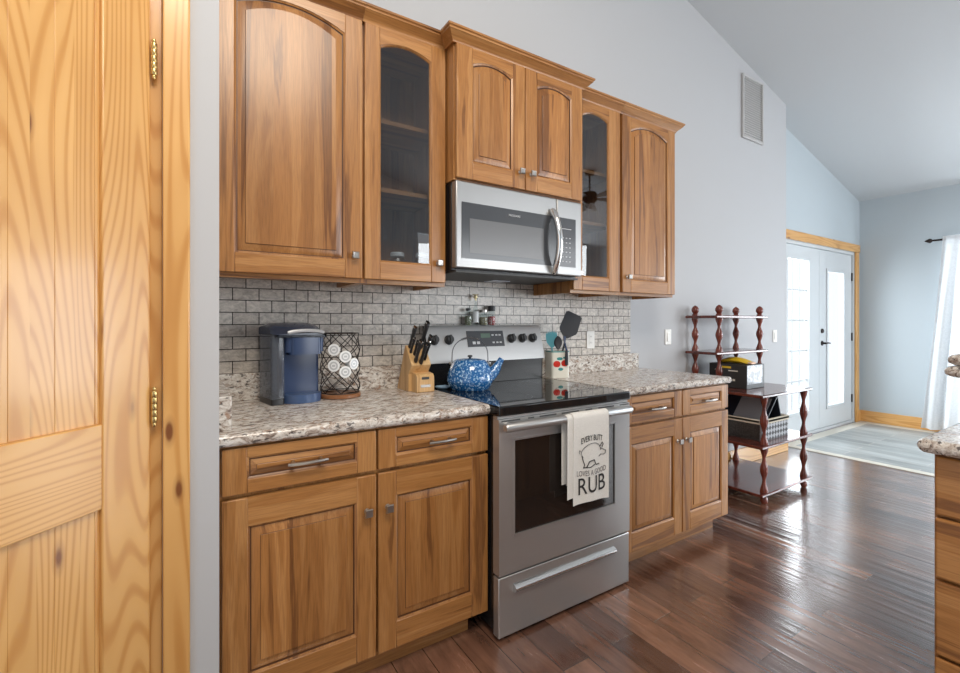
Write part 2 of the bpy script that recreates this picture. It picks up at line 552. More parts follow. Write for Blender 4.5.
class MB:
    def __init__(s):
        s.v, s.f, s.m = [], [], []

    def add(s, verts, faces, mi=0):
        k = len(s.v)
        s.v += [tuple(v) for v in verts]
        for f in faces:
            s.f.append([i + k for i in f])
            s.m.append(mi)
        return s

    def box(s, x0, x1, y0, y1, z0, z1, mi=0):
        x0, x1 = min(x0, x1), max(x0, x1)
        y0, y1 = min(y0, y1), max(y0, y1)
        z0, z1 = min(z0, z1), max(z0, z1)
        v = [(x0, y0, z0), (x1, y0, z0), (x1, y1, z0), (x0, y1, z0), (x0, y0, z1), (x1, y0, z1), (x1, y1, z1), (x0, y1, z1)]
        return s.add(v, [(0, 3, 2, 1), (4, 5, 6, 7), (0, 1, 5, 4), (1, 2, 6, 5), (2, 3, 7, 6), (3, 0, 4, 7)], mi)

    def loops(s, loops, mi=0, cap0=False, cap1=False, close=True, capmi=None):
        n = len(loops[0])
        v = [p for l in loops for p in l]
        f = []
        for i in range(len(loops) - 1):
            for j in range(n if close else n - 1):
                a, b_ = i * n + j, i * n + (j + 1) % n
                f.append((a, b_, b_ + n, a + n))
        s.add(v, f, mi)
        if cap0:
            s.add(loops[0], [tuple(range(n))[::-1]], mi if capmi is None else capmi)
        if cap1:
            s.add(loops[-1], [tuple(range(n))], mi if capmi is None else capmi)
        return s

    def lathe(s, prof, c=(0, 0, 0), n=24, axis='Z', mi=0, cap=True):
        L = []
        for r, h in prof:
            ring = []
            for k in range(n):
                a = 2 * PI * k / n
                p, q = r * math.cos(a), r * math.sin(a)
                if axis == 'Z':
                    ring.append((c[0] + p, c[1] + q, c[2] + h))
                elif axis == 'Y':
                    ring.append((c[0] + p, c[1] - h, c[2] + q))
                else:
                    ring.append((c[0] + h, c[1] + p, c[2] + q))
            L.append(ring)
        return s.loops(L, mi, cap, cap)

    def tube(s, pts, r, n=8, mi=0, cap=True, flat=1.0):
        pts = [Vector(p) for p in pts]
        rr = r if isinstance(r, (list, tuple)) else [r] * len(pts)
        t0 = (pts[1] - pts[0]).normalized()
        up = Vector((0, 0, 1)) if abs(t0.z) < 0.9 else Vector((1, 0, 0))
        u = t0.cross(up).normalized()
        L = []
        for i, p in enumerate(pts):
            if i == 0:
                t = pts[1] - pts[0]
            elif i == len(pts) - 1:
                t = pts[-1] - pts[-2]
            else:
                t = pts[i + 1] - pts[i - 1]
            t.normalize()
            u = (u - t * u.dot(t)).normalized()
            w_ = t.cross(u)
            L.append([tuple(p + (u * math.cos(2 * PI * k / n) + w_ * math.sin(2 * PI * k / n) * flat) * rr[i]) for k in range(n)])
        return s.loops(L, mi, cap, cap)

    def prism(s, poly, a, b_, axis='X', mi=0):
        """poly in the two other axes (order y,z / x,z / x,y)"""
        def P(p, t):
            return (t, p[0], p[1]) if axis == 'X' else (p[0], t, p[1]) if axis == 'Y' else (p[0], p[1], t)
        return s.loops([[P(p, a) for p in poly], [P(p, b_) for p in poly]], mi, True, True)

    def xform(s, fn):
        s.v = [tuple(fn(Vector(v))) for v in s.v]
        return s

    def build(s, name, mats, parent=None, loc=None, bevel=0.0, seg=2, smooth=True, angle=35, label=None, weld=False):
        org = ORG.get(parent, Vector((0, 0, 0))) if parent is not None else Vector(loc or (0, 0, 0))
        me = bpy.data.meshes.new(name)
        me.from_pydata([tuple(Vector(v) - org) for v in s.v], [], s.f)
        mats = mats if isinstance(mats, (list, tuple)) else [mats]
        for m in mats:
            me.materials.append(M[m] if isinstance(m, str) else m)
        me.polygons.foreach_set('material_index', s.m)
        bm = bmesh.new()
        bm.from_mesh(me)
        if weld:
            bmesh.ops.remove_doubles(bm, verts=bm.verts, dist=1e-5)
        bmesh.ops.recalc_face_normals(bm, faces=bm.faces)
        bm.to_mesh(me)
        bm.free()
        if smooth:
            me.shade_smooth()
            me.set_sharp_from_angle(angle=math.radians(angle))
        o = bpy.data.objects.new(name, me)
        C.objects.link(o)
        if parent is not None:
            o.parent = parent
            ORG[o] = ORG[parent]
        else:
            o.location = org
            ORG[o] = org
        if bevel:
            b = o.modifiers.new('bevel', 'BEVEL')
            b.width = bevel
            b.segments = seg
            b.limit_method = 'ANGLE'
            b.angle_limit = math.radians(40)
            b.harden_normals = False
        if label:
            o['label'] = label
        return o


def struct(name, mb, mats, loc=None, **kw):
    o = mb.build(name, mats, None, loc, **kw)
    o['kind'] = 'structure'
    return o


def text_mesh(body, size, thick=0.0006):
    cu = bpy.data.curves.new('letters', 'FONT')
    cu.body = body
    cu.size = size
    cu.align_x = 'CENTER'
    cu.extrude = thick
    cu.resolution_u = 4
    o = bpy.data.objects.new('letters', cu)
    C.objects.link(o)
    dg = bpy.context.evaluated_depsgraph_get()
    dg.update()
    me = bpy.data.meshes.new_from_object(o.evaluated_get(dg))
    v = [tuple(x.co) for x in me.vertices]
    f = [tuple(p.vertices) for p in me.polygons]
    bpy.data.objects.remove(o)
    bpy.data.curves.remove(cu)
    bpy.data.meshes.remove(me)
    return v, f


# ------------------------------------------------------------------ the room
def ceil_z(x):
    return 3.352 - 0.262 * (x - 3.878) if x > 0.0 else 3.352 + 0.262 * 3.878 + 0.262 * x


XF = 6.14      # far wall
XC = 3.90      # corner where the cabinet wall ends
YR = 0.15      # recessed french door wall
YB = -6.3
struct('floor', MB().box(-3.2, XF, YB, 0.0, -0.06, 0.0).box(XC, XF, 0.0, YR + 0.1, -0.06, 0.0), 'floor', smooth=False)
fe = MB().box(4.14, XF - 0.14, -2.6, 0.02, 0.0003, 0.004)
struct('floor_entry', fe, 'entry', smooth=False)
fb = MB().box(4.05, 4.14, -2.6, 0.11, 0.0003, 0.0045).box(4.14, XF - 0.01, 0.02, 0.13, 0.0003, 0.0045).box(XF - 0.14, XF - 0.02, -2.6, 0.02, 0.0003, 0.0045)
struct('trim_1', fb, 'entry_border', smooth=False)

wk = MB()
wk.prism([(-3.2, 0), (XC, 0), (XC, ceil_z(XC)), (0.0, ceil_z(0)), (-3.2, ceil_z(-3.2))], 0.0, 0.14, 'Y')
struct('wall_kitchen', wk, 'wall', smooth=False)
# wall with the french doors, opening 4.14..5.98 x 0..2.10
we = MB()
ox0, ox1, oz = 4.13, 5.985, 2.10
we.prism([(XC, oz), (XF, oz), (XF, ceil_z(XF)), (XC, ceil_z(XC))], YR, YR + 0.14, 'Y')
we.box(XC, ox0, YR, YR + 0.14, 0, oz)
we.box(ox1, XF, YR, YR + 0.14, 0, oz)
struct('wall_entry', we, 'wall_blue', smooth=False)
# far wall with a window opening behind the curtain
wf = MB()
zf = ceil_z(XF)
wf.box(XF, XF + 0.14, -0.75, YR + 0.14, 0, zf)
wf.box(XF, XF + 0.14, -2.9, -0.75, 2.15, zf)
wf.box(XF, XF + 0.14, YB, -2.9, 0, zf)
struct('wall_far', wf, 'wall_blue', smooth=False)
# back wall with two big window openings
wb = MB()
wb.box(-3.2, 2.6, YB - 0.14, YB, 0, 5.0)
wb.box(2.6, 6.0, YB - 0.14, YB, 2.9, 5.0)
wb.box(2.6, 6.0, YB - 0.14, YB, 0, 0.5)
wb.box(6.0, XF + 0.14, YB - 0.14, YB, 0, 5.0)
struct('wall_back', wb, 'wall_blue', smooth=False)
# pantry wall: stub beside the counter, header above the door, part beyond
YP = -0.69
wp = MB()
wp.box(-1.058, -0.927, YP, -0.002, 0, 4.1)
wp.box(-2.0, -1.058, YP, YP + 0.12, 2.20, 4.1)
wp.box(-3.2, -1.86, YP, YP + 0.12, 0, 4.1)
wp.box(-3.3, -3.2, YP, 0.0, 0, 4.1)
struct('wall_pantry', wp, 'wall', smooth=False)
cl = MB()
t = 0.08
cl.prism([(0.0, ceil_z(0)), (XF, ceil_z(XF)), (XF, ceil_z(XF) + t), (0.0, ceil_z(0) + t)], YB, YR + 0.1, 'Y')
cl.prism([(-3.2, ceil_z(-3.2)), (0.0, ceil_z(0)), (0.0, ceil_z(0) + t), (-3.2, ceil_z(-3.2) + t)], YB, YR + 0.1, 'Y')
struct('ceiling', cl, 'ceiling', smooth=False)
# tiled backsplash between the counter and the upper cabinets
bs = MB().box(-0.926, 1.629, -0.008, -0.0005, 0.93, 1.6)
struct('wall_backsplash', bs, 'tile', loc=(-0.894, 0, 1.026), smooth=False)
# baseboards
struct('baseboard_far', MB().box(XF - 0.02, XF - 0.0005, -0.75, YR - 0.0005, 0.005, 0.14), 'pine_y', bevel=0.003)
struct('baseboard_kitchen', MB().box(1.75, XC, -0.02, -0.0005, 0.0005, 0.14), 'pine_h', bevel=0.003)
struct('baseboard_entry', MB().box(6.07, XF - 0.021, YR - 0.02, YR - 0.0005, 0.005, 0.14), 'pine_h', bevel=0.003)

# ------------------------------------------------------------------ french doors (recess) and their pine casing
cs = MB()
cs.box(ox1 - 0.005, ox1 + 0.085, YR - 0.022, YR - 0.0005, 0.005, oz + 0.005)
cs.box(ox0 - 0.085, ox0 + 0.005, YR - 0.022, YR - 0.0005, 0.005, oz + 0.005)
struct('trim_2', cs, 'pine_v', bevel=0.004)
struct('trim_3', MB().box(ox0 - 0.10, ox1 + 0.10, YR - 0.026, YR - 0.0005, oz + 0.006, oz + 0.10), 'pine_h', bevel=0.004)
jm = MB()
jm.box(ox1 - 0.03, ox1 - 0.0005, YR + 0.002, YR + 0.13, 0.001, oz - 0.0005)
jm.box(ox0 + 0.0005, ox0 + 0.03, YR + 0.002, YR + 0.13, 0.001, oz - 0.0005)
jm.box(ox0 + 0.03, ox1 - 0.03, YR + 0.002, YR + 0.13, oz - 0.03, oz - 0.0005)
jm.box(ox0 + 0.03, ox1 - 0.03, YR + 0.012, YR + 0.12, 0.001, 0.03)
struct('trim_4', jm, 'white')


def french_door(name, x0, x1, gx0, gx1, gz0, gz1, grille, lever):
    r = thing(name, (x0, YR + 0.03, 0.035), None, None, kind='structure')
    y0, y1 = YR + 0.02, YR + 0.065
    z0, z1 = 0.035, oz - 0.033
    b = MB()
    b.box(x0, gx0, y0, y1, z0, z1).box(gx1, x1, y0, y1, z0, z1).box(gx0, gx1, y0, y1, z0, gz0).box(gx0, gx1, y0, y1, gz1, z1)
    b.build('leaf', 'white', r, smooth=False)
    f = MB()
    fw = 0.035
    yy = y0 - 0.010
    f.box(gx0 - fw, gx0 + 0.004, yy, y0 - 0.0003, gz0 - fw, gz1 + fw).box(gx1 - 0.004, gx1 + fw, yy, y0 - 0.0003, gz0 - fw, gz1 + fw)
    f.box(gx0 + 0.004, gx1 - 0.004, yy, y0 - 0.0003, gz0 - fw, gz0 + 0.004).box(gx0 + 0.004, gx1 - 0.004, yy, y0 - 0.0003, gz1 - 0.004, gz1 + fw)
    f.build('glazing_frame', 'white', r, bevel=0.004)
    MB().box(gx0, gx1, y0 + 0.018, y0 + 0.022, gz0, gz1).build('glass_pane', 'doorglass', r, smooth=False)
    if grille:
        g = MB()
        for k in range(1, 3):
            x = gx0 + (gx1 - gx0) * k / 3
            g.box(x - 0.008, x + 0.008, y0 + 0.023, y0 + 0.030, gz0, gz1)
        for k in range(1, 5):
            z = gz0 + (gz1 - gz0) * k / 5
            g.box(gx0, gx1, y0 + 0.0232, y0 + 0.0302, z - 0.008, z + 0.008)
        g.build('grille', 'white', r, smooth=False)
    for z in (0.30, 1.06, 1.80) if not grille else ():
        h = MB().box(x1 - 0.012, x1 + 0.016, y0 - 0.012, y0 - 0.0003, z - 0.05, z + 0.05)
        h.build('hinge', 'iron', r, bevel=0.003)
    if lever:
        xl = x0 + 0.065
        h = MB().lathe([(0.0, 0), (0.028, 0), (0.028, 0.008), (0.012, 0.012), (0.010, 0.045), (0.0, 0.046)], (xl, y0, 1.00), 16, 'Y')
        h.tube([(xl - 0.008, y0 - 0.042, 1.0), (xl + 0.05, y0 - 0.045, 1.004), (xl + 0.115, y0 - 0.040, 0.998)], [0.010, 0.009, 0.007], 8)
        h.build('door_lever', 'iron', r)
        MB().lathe([(0.0, 0), (0.028, 0), (0.026, 0.012), (0.012, 0.02), (0.0, 0.021)], (xl, y0, 1.14), 16, 'Y').build('deadbolt', 'iron', r)


french_door('door_2', 4.165, 5.055, 4.30, 4.80, 0.27, 1.92, True, False)
french_door('door_3', 5.06, 5.95, 5.27, 5.71, 0.27, 1.83, False, True)

# ------------------------------------------------------------------ knotty pine pantry door, open 45 degrees
tr5 = MB()
tr5.box(-1.057, -0.996, YP - 0.020, YP - 0.0005, 0.001, 2.22)
struct('trim_5', tr5, 'pine_v', bevel=0.004)
struct('trim_6', MB().box(-1.098, -1.0585, YP + 0.001, YP + 0.118, 0.001, 2.195), 'pine_v', bevel=0.002)

struct('trim_7', MB().box(-1.93, -0.996, YP - 0.020, YP - 0.0005, 2.2205, 2.30).box(-1.86, -1.0985, YP + 0.001, YP + 0.118, 2.172, 2.1995), 'pine_h', bevel=0.003)

pd = thing('door_1', (-1.084, YP - 0.013, 0.012), None, None, rz=PI / 4 + PI, local=True, kind='structure')
# local x runs from the hinge to the latch edge, local -y after the turn is... front face is y = 0, body behind at y < 0
W1, H1, T1 = 0.76, 2.15, 0.036


def dbox(b, x0, x1, z0, z1, ya=-T1, yb=0.0):
    return b.box(x0, x1, ya, yb, z0, z1)


st = 0.121
o_ = MB(); dbox(o_, -0.001, st, 0, H1); o_.build('stile', 'pine_v', pd, bevel=0.003)
o_ = MB(); dbox(o_, W1 - st, W1, 0, H1); o_.build('stile', 'pine_v', pd, bevel=0.003)
for (a, b_) in ((0.0, 0.24), (0.790, 0.990), (H1 - 0.125, H1)):
    o_ = MB(); dbox(o_, st, W1 - st, a, b_); o_.build('rail', 'pine_h', pd, bevel=0.003)
for (a, b_) in ((0.24, 0.790), (0.990, H1 - 0.125)):
    p = MB()
    n = 6
    bw = (W1 - 2 * st - 0.02) / n
    x = st
    p.box(st, st + 0.01, -T1 + 0.008, -0.009, a, b_)
    for k in range(n):
        x0 = st + 0.01 + k * bw
        p.box(x0 + 0.0001, x0 + bw - 0.0001, -T1 + 0.006, -0.010, a, b_)
    p.build('plank_panel', 'pine_p', pd, bevel=0.0008)
for z in (0.25, 1.008, 1.912):
    h = MB()
    for k in range(5):
        h.lathe([(0.0, -0.0080), (0.0068, -0.0080), (0.0073, -0.007), (0.0073, 0.007), (0.0068, 0.0080), (0.0, 0.0080)], (-0.004, 0.008, z + (k - 2) * 0.0166), 12)
    h.lathe([(0, -0.006), (0.004, -0.005), (0.0055, 0), (0.004, 0.005), (0, 0.006)], (-0.004, 0.008, z + 0.0465), 10)
    h.lathe([(0, -0.006), (0.004, -0.005), (0.0055, 0), (0.004, 0.005), (0, 0.006)], (-0.004, 0.008, z - 0.0465), 10)
    h.build('hinge', 'brass', pd)

# ------------------------------------------------------------------ cabinet pieces
def outline(xa, xb, za, zs, rise, i, n=12):
    """opening outline inset by i: bottom-left, then up the left side, along the arch, down the right"""
    xa, xb, za, zs = xa + i, xb - i, za + i, zs - i
    pts = [(xa, za), (xa, zs)]
    if rise:
        for k in range(1, n):
            tt = k / n
            pts.append((xa + (xb - xa) * tt, zs + rise * (1 - (2 * tt - 1) ** 2)))
    else:
        for k in range(1, n):
            tt = k / n
            pts.append((xa + (xb - xa) * tt, zs))
    pts += [(xb, zs), (xb, za)]
    return pts


def cab_front(name, root, x0, x1, z0, z1, yf, opening, rise=0.0, glass=False, t=0.02, field=0.027, drawer=False):
    """a raised-panel (or glazed) door / drawer front whose face is at y = yf (room side is -y)"""
    xa, xb, za, zs = opening
    b = MB()
    b.box(x0, xa, yf, yf + t, z0, z1, 0)
    b.box(xb, x1, yf, yf + t, z0, z1, 0)
    b.box(xa, xb, yf, yf + t, z0, za, 1)
    arch = outline(xa, xb, za, zs, rise, 0)[1:-1]
    b.prism(arch + [(xb, z1), (xa, z1)], yf, yf + t, 'Y', 1)
    d = b.build(name, ['oak_v', 'oak_h'], root, bevel=0.0028)

    def ring(i, dy):
        return [(p[0], yf + dy, p[1]) for p in outline(xa, xb, za, zs, rise, i)]
    if glass:
        g = MB()
        g.loops([ring(0, 0.002), ring(0.003, 0.004), ring(0.006, 0.009), ring(0.006, t)], 0)
        g.build('glazing_bead', 'oak_v', d)
        ro = ring(0.0055, 0.010)
        ri = [(p[0], p[1] + 0.003, p[2]) for p in ro]
        MB().loops([ro, ri], 0, True, True).build('glass_pane', 'glass', d, smooth=False)
    else:
        g = MB()
        g.loops([ring(-0.001, 0.0015), ring(0.002, 0.003), ring(0.006, 0.0055)], 0)
        g.loops([ring(0.006, 0.0055), ring(0.0065, 0.0095), ring(0.0098, 0.0098)], 1)
        q = 0.010 + field * 0.9
        g.loops([ring(0.0098, 0.0098), ring(0.010 + field * 0.5, 0.0058), ring(q, 0.0036)], 0)
        g.loops([ring(q, 0.0036), ring(q + 0.0006, 0.0006)], 1)
        g.loops([ring(q + 0.0006, 0.0006), ring(q + 0.0016, 0.0)], 0, False, True)
        g.build('raised_panel', ['oak_h' if drawer else 'oak_p', 'oak_glaze'], d, angle=20)
    return d


def knob(parent, x, z, yf):
    k = MB()
    k.lathe([(0, 0), (0.010, 0), (0.008, 0.003), (0.0055, 0.006), (0.0055, 0.015), (0.009, 0.018)], (x, yf, z), 12, 'Y')
    s = 0.0135
    k.loops([[(x + a * q, yf - dy, z + c * q) for a, c in ((-1, -1), (1, -1), (1, 1), (-1, 1))] for q, dy in ((s * 0.8, 0.017), (s, 0.019), (s, 0.025), (s * 0.82, 0.028), (s * 0.55, 0.0275))], 0, True, True)
    k.build('knob', 'nickel', parent, angle=25)


def pull(parent, x0, x1, z, yf):
    k = MB()
    n = 10
    pts = []
    for i in range(n + 1):
        tt = i / n
        pts.append((x0 + (x1 - x0) * tt, yf - 0.024 - 0.006 * math.sin(PI * tt), z))
    k.tube(pts, [0.0045] + [0.0055] * (n - 1) + [0.0045], 8)
    for x in (x0 + 0.018, x1 - 0.018):
        k.tube([(x, yf + 0.001, z), (x, yf - 0.026, z)], [0.007, 0.005], 8)
    k.build('pull', 'nickel', parent)


CROWN = [(0.0, 0.0), (0.012, 0.0), (0.013, 0.006), (0.016, 0.010), (0.020, 0.014), (0.030, 0.022), (0.040, 0.033), (0.045, 0.036), (0.046, 0.042), (0.052, 0.046), (0.053, 0.054), (0.0, 0.054)]


def crown(root, x0, x1, yf, zb, lret=None, rret=None, lin=False, rin=False):
    """stepped crown moulding along the top of a cabinet, with mitred returns back to y"""
    secs = []
    if isinstance(lret, tuple):
        secs.append([(x0 - o, lret[0] - o, zb + z) for o, z in CROWN])
        secs.append([(x0 - o, yf - o, zb + z) for o, z in CROWN])
    elif lret is not None:
        secs.append([(x0 - o, lret, zb + z) for o, z in CROWN])
        secs.append([(x0 - o, yf - o, zb + z) for o, z in CROWN])
    else:
        secs.append([(x0 + (o if lin else 0), yf - o, zb + z) for o, z in CROWN])
    if isinstance(rret, tuple):
        secs.append([(x1 + o, yf - o, zb + z) for o, z in CROWN])
        secs.append([(x1 + o, rret[0] - o, zb + z) for o, z in CROWN])
    elif rret is not None:
        secs.append([(x1 + o, yf - o, zb + z) for o, z in CROWN])
        secs.append([(x1 + o, rret, zb + z) for o, z in CROWN])
    else:
        secs.append([(x1 - (o if rin else 0), yf - o, zb + z) for o, z in CROWN])
    MB().loops(secs, 0, True, True).build('crown_molding', 'oak_h', root, angle=28)


def hollow(root, x0, x1, yb, yf, z0, z1, shelves=()):
    b = MB()
    w_ = 0.016
    b.box(x0, x0 + w_, yf, yb, z0, z1, 0).box(x1 - w_, x1, yf, yb, z0, z1, 0)
    b.box(x0 + w_, x1 - w_, yb - 0.008, yb, z0 + 0.02, z1, 0)
    b.box(x0 + w_, x1 - w_, yf, yb, z1 - w_, z1, 1)
    b.box(x0 + w_, x1 - w_, yf, yb, z0 + 0.022, z0 + 0.022 + w_, 1)
    # face frame
    fw = 0.036
    b.box(x0 + w_, x0 + fw, yf, yf + 0.02, z0, z1, 0).box(x1 - fw, x1 - w_, yf, yf + 0.02, z0, z1, 0)
    b.box(x0 + fw, x1 - fw, yf, yf + 0.02, z0, z0 + 0.05, 1).box(x0 + fw, x1 - fw, yf, yf + 0.02, z1 - 0.05, z1, 1)
    b.build('case', ['oak_v', 'oak_h'], root, smooth=False)
    for z in shelves:
        MB().box(x0 + w_, x1 - w_, yf + 0.03, yb - 0.009, z - 0.009, z + 0.009).build('shelf', 'oak_h', root, smooth=False)


ZU0, ZU1 = 1.400, 2.468      # upper cases
YU = -0.322                   # case front; door face at -0.342
YUD = -0.342


def upper_case(root, x0, x1, yf, z0, z1):
    b = MB()
    b.box(x0, x0 + 0.016, yf, -0.009, z0, z1, 0).box(x1 - 0.016, x1, yf, -0.009, z0, z1, 0)
    b.box(x0 + 0.016, x1 - 0.016, yf, yf + 0.02, z0, z1, 1)
    b.box(x0 + 0.016, x1 - 0.016, yf + 0.02, -0.009, z0 + 0.022, z0 + 0.038, 1)
    b.box(x0 + 0.016, x1 - 0.016, yf + 0.02, -0.009, z1 - 0.016, z1, 1)
    b.box(x0 + 0.016, x1 - 0.016, -0.020, -0.009, z0 + 0.038, z1 - 0.016, 1)
    b.build('case', ['oak_v', 'oak_h'], root, smooth=False)


# leftmost wide cabinet
r = thing('upper_cabinet', (-0.66, -0.17, ZU0), 'wide brown wooden wall cabinet with one arched solid door, beside the pantry wall', 'cabinet', 'wooden wall cabinets')
upper_case(r, -0.922, -0.4005, YU, ZU0, ZU1)
d = cab_front('cabinet_door', r, -0.920, -0.404, 1.417, 2.463, YUD, (-0.862, -0.474, 1.488, 2.388), 0.044)
knob(d, -0.437, 1.507, YUD)
crown(r, -0.922, -0.4005, YU - 0.004, 2.464)
# left glazed cabinet
r = thing('upper_cabinet', (-0.21, -0.17, ZU0), 'narrow brown wall cabinet with a glass door holding two lidded jars, left of the microwave', 'cabinet', 'wooden wall cabinets')
hollow(r, -0.3995, -0.0165, -0.009, YU, ZU0, ZU1, (1.805, 2.098))
d = cab_front('cabinet_door', r, -0.394, -0.022, 1.417, 2.463, YUD, (-0.329, -0.093, 1.492, 2.388), 0.028, glass=True)
knob(d, -0.060, 1.502, YUD)
crown(r, -0.3995, -0.0158, YU - 0.004, 2.464, rin=True)
# over the microwave
YM = -0.402
r = thing('upper_cabinet', (0.37, -0.2, 1.872), 'short brown two-door wooden cabinet mounted above the microwave', 'cabinet', 'wooden wall cabinets')
upper_case(r, -0.0155, 0.7535, YM, 1.868, ZU1)
for (a, b_, xa, xb, kx) in ((-0.008, 0.365, 0.092, 0.325, 0.392), (0.371, 0.745, 0.478, 0.700, 0.470)):
    pass
d = cab_front('cabinet_door', r, -0.010, 0.3665, 1.876, 2.463, YM - 0.02, (0.072, 0.294, 1.955, 2.392), 0.026)
knob(d, 0.336, 1.955 - 0.0, YM - 0.02)
d = cab_front('cabinet_door', r, 0.3715, 0.747, 1.876, 2.463, YM - 0.02, (0.443, 0.672, 1.955, 2.392), 0.026)
knob(d, 0.404, 1.955 - 0.0, YM - 0.02)
crown(r, -0.0155, 0.7535, YM - 0.004, 2.464, lret=(YU - 0.0042,), rret=(YU - 0.0042,))
# right glazed cabinet
r = thing('upper_cabinet', (0.95, -0.17, ZU0), 'narrow brown wall cabinet with an empty-looking glass door, right of the microwave', 'cabinet', 'wooden wall cabinets')
hollow(r, 0.7545, 1.1395, -0.009, YU, ZU0, ZU1, (1.805, 2.098))
d = cab_front('cabinet_door', r, 0.762, 1.131, 1.417, 2.463, YUD, (0.828, 1.040, 1.492, 2.385), 0.027, glass=True)
knob(d, 0.795, 1.507, YUD)
crown(r, 0.7538, 1.1395, YU - 0.004, 2.464, lin=True)
# rightmost
r = thing('upper_cabinet', (1.4, -0.17, ZU0), 'rightmost brown wall cabinet with one arched solid door and free right end', 'cabinet', 'wooden wall cabinets')
upper_case(r, 1.1405, 1.656, YU, ZU0, ZU1)
d = cab_front('cabinet_door', r, 1.153, 1.653, 1.417, 2.463, YUD, (1.228, 1.580, 1.492, 2.388), 0.042)
knob(d, 1.195, 1.507, YUD)
crown(r, 1.1405, 1.656, YU - 0.004, 2.464, rret=-0.003)

# base cabinets
YB0 = -0.622
YBD = -0.644


def base_case(root, x0, x1, seam):
    b = MB()
    b.box(x0, x1, YB0, -0.012, 0.09, 0.8755, 0)
    b.build('case', 'oak_v', root, smooth=False)
    MB().box(x0 + 0.002, x1 - 0.055, -0.578, -0.02, 0.0005, 0.0895).build('toe_kick', 'oak_h', root, smooth=False)


r = thing('base_cabinet', (-0.46, -0.32, 0), 'brown wooden base cabinet left of the range, under the coffee maker', 'cabinet', 'wooden base cabinets')
base_case(r, -0.924, 0.008, -0.45)
d = cab_front('drawer_front', r, -0.918, -0.454, 0.730, 0.868, YBD, (-0.852, -0.520, 0.772, 0.838), drawer=True, field=0.017)
pull(d, -0.742, -0.622, 0.802, YBD)
d = cab_front('drawer_front', r, -0.446, 0.007, 0.730, 0.868, YBD, (-0.382, -0.068, 0.772, 0.838), drawer=True, field=0.017)
pull(d, -0.262, -0.152, 0.802, YBD)
d = cab_front('cabinet_door', r, -0.918, -0.454, 0.092, 0.717, YBD, (-0.850, -0.522, 0.185, 0.632))
knob(d, -0.487, 0.597, YBD)
d = cab_front('cabinet_door', r, -0.446, 0.007, 0.092, 0.717, YBD, (-0.380, -0.068, 0.185, 0.632))
knob(d, -0.413, 0.597, YBD)
r = thing('base_cabinet', (1.25, -0.32, 0), 'brown wooden base cabinet between the range and the tiered stand', 'cabinet', 'wooden base cabinets')
base_case(r, 0.790, 1.735, 1.28)
for (a, b_, kx) in ((0.797, 1.276, 1.240), (1.284, 1.730, 1.318)):
    c_ = (a + b_) / 2
    d = cab_front('drawer_front', r, a, b_, 0.730, 0.868, YBD, (a + 0.068, b_ - 0.068, 0.772, 0.838), drawer=True, field=0.017)
    pull(d, c_ - 0.052, c_ + 0.065, 0.796, YBD)
    d = cab_front('cabinet_door', r, a, b_, 0.092, 0.717, YBD, (a + 0.068, b_ - 0.068, 0.185, 0.632))
    knob(d, kx, 0.597, YBD)

# ------------------------------------------------------------------ granite counters
def slab_profile(yf, yb, z0, z1):
    rr = (z1 - z0) / 2
    pts = [(yb, z0), (yb, z1)]
    zc = (z0 + z1) / 2
    for k in range(9):
        a = PI / 2 + PI * k / 8
        pts.append((yf + rr * 0.8 + rr * 0.8 * math.cos(a), zc + rr * math.sin(a)))
    return pts


r = thing('countertop', (-0.46, -0.33, 0.876), 'speckled granite countertop left of the range, under coffee maker and knife block', 'countertop', 'granite countertops')
MB().prism(slab_profile(-0.662, -0.0095, 0.876, 0.914), -0.926, 0.0055, 'X').build('slab', 'granite', r, angle=50)
MB().box(-0.905, 0.001, -0.030, -0.0095, 0.9142, 1.027).build('backsplash_strip', 'granite', r, bevel=0.002)
MB().box(-0.926, -0.8895, -0.600, -0.031, 0.9142, 1.017).build('side_splash', 'granite', r, bevel=0.003)
r = thing('countertop', (1.27, -0.33, 0.876), 'speckled granite countertop right of the range with a rounded free end', 'countertop', 'granite countertops')
sl = MB()
L = []
for (yy, zz) in slab_profile(-0.662, -0.0095, 0.876, 0.914):
    pass
sl.prism(slab_profile(-0.662, -0.0095, 0.876, 0.914), 0.778, 1.735, 'X')
rr = 0.019
sl.loops([[(1.735 + rr * 0.8 * math.sin(PI * k / 8), y, 0.895 + rr * math.cos(PI * k / 8)) for k in range(9)] for y in (-0.640, -0.0095)], 0, True, True)
sl.lathe([(0.0, -0.019), (0.0088, -0.0168), (0.0125, -0.0095), (0.0152, 0), (0.0125, 0.0095), (0.0088, 0.0168), (0.0, 0.019)], (1.735, -0.6465, 0.895), 16)
sl.build('slab', 'granite', r, angle=50)
MB().box(0.778, 1.690, -0.030, -0.0095, 0.9142, 1.022).build('backsplash_strip', 'granite', r, bevel=0.002)

# ------------------------------------------------------------------ range
RX0, RX1 = 0.009, 0.758
r = thing('range', (0.387, -0.35, 0), 'stainless steel electric range with black glass cooktop and a towel on its oven handle', 'range')
MB().box(RX0 + 0.006, RX1 - 0.004, -0.675, -0.02, 0.028, 0.872).build('body', 'black', r, bevel=0.003)
for x in (RX0 + 0.05, RX1 - 0.05):
    for y in (-0.60, -0.10):
        MB().lathe([(0, 0), (0.02, 0), (0.018, 0.028), (0, 0.028)], (x, y, 0.0003), 12).build('foot', 'blackmat', r)
d = MB().box(RX0, RX1, -0.715, -0.677, 0.016, 0.249)
d.build('storage_drawer', 'steel', r, bevel=0.004)
dr = [o for o in r.children if o.name.startswith('storage_drawer')][0]
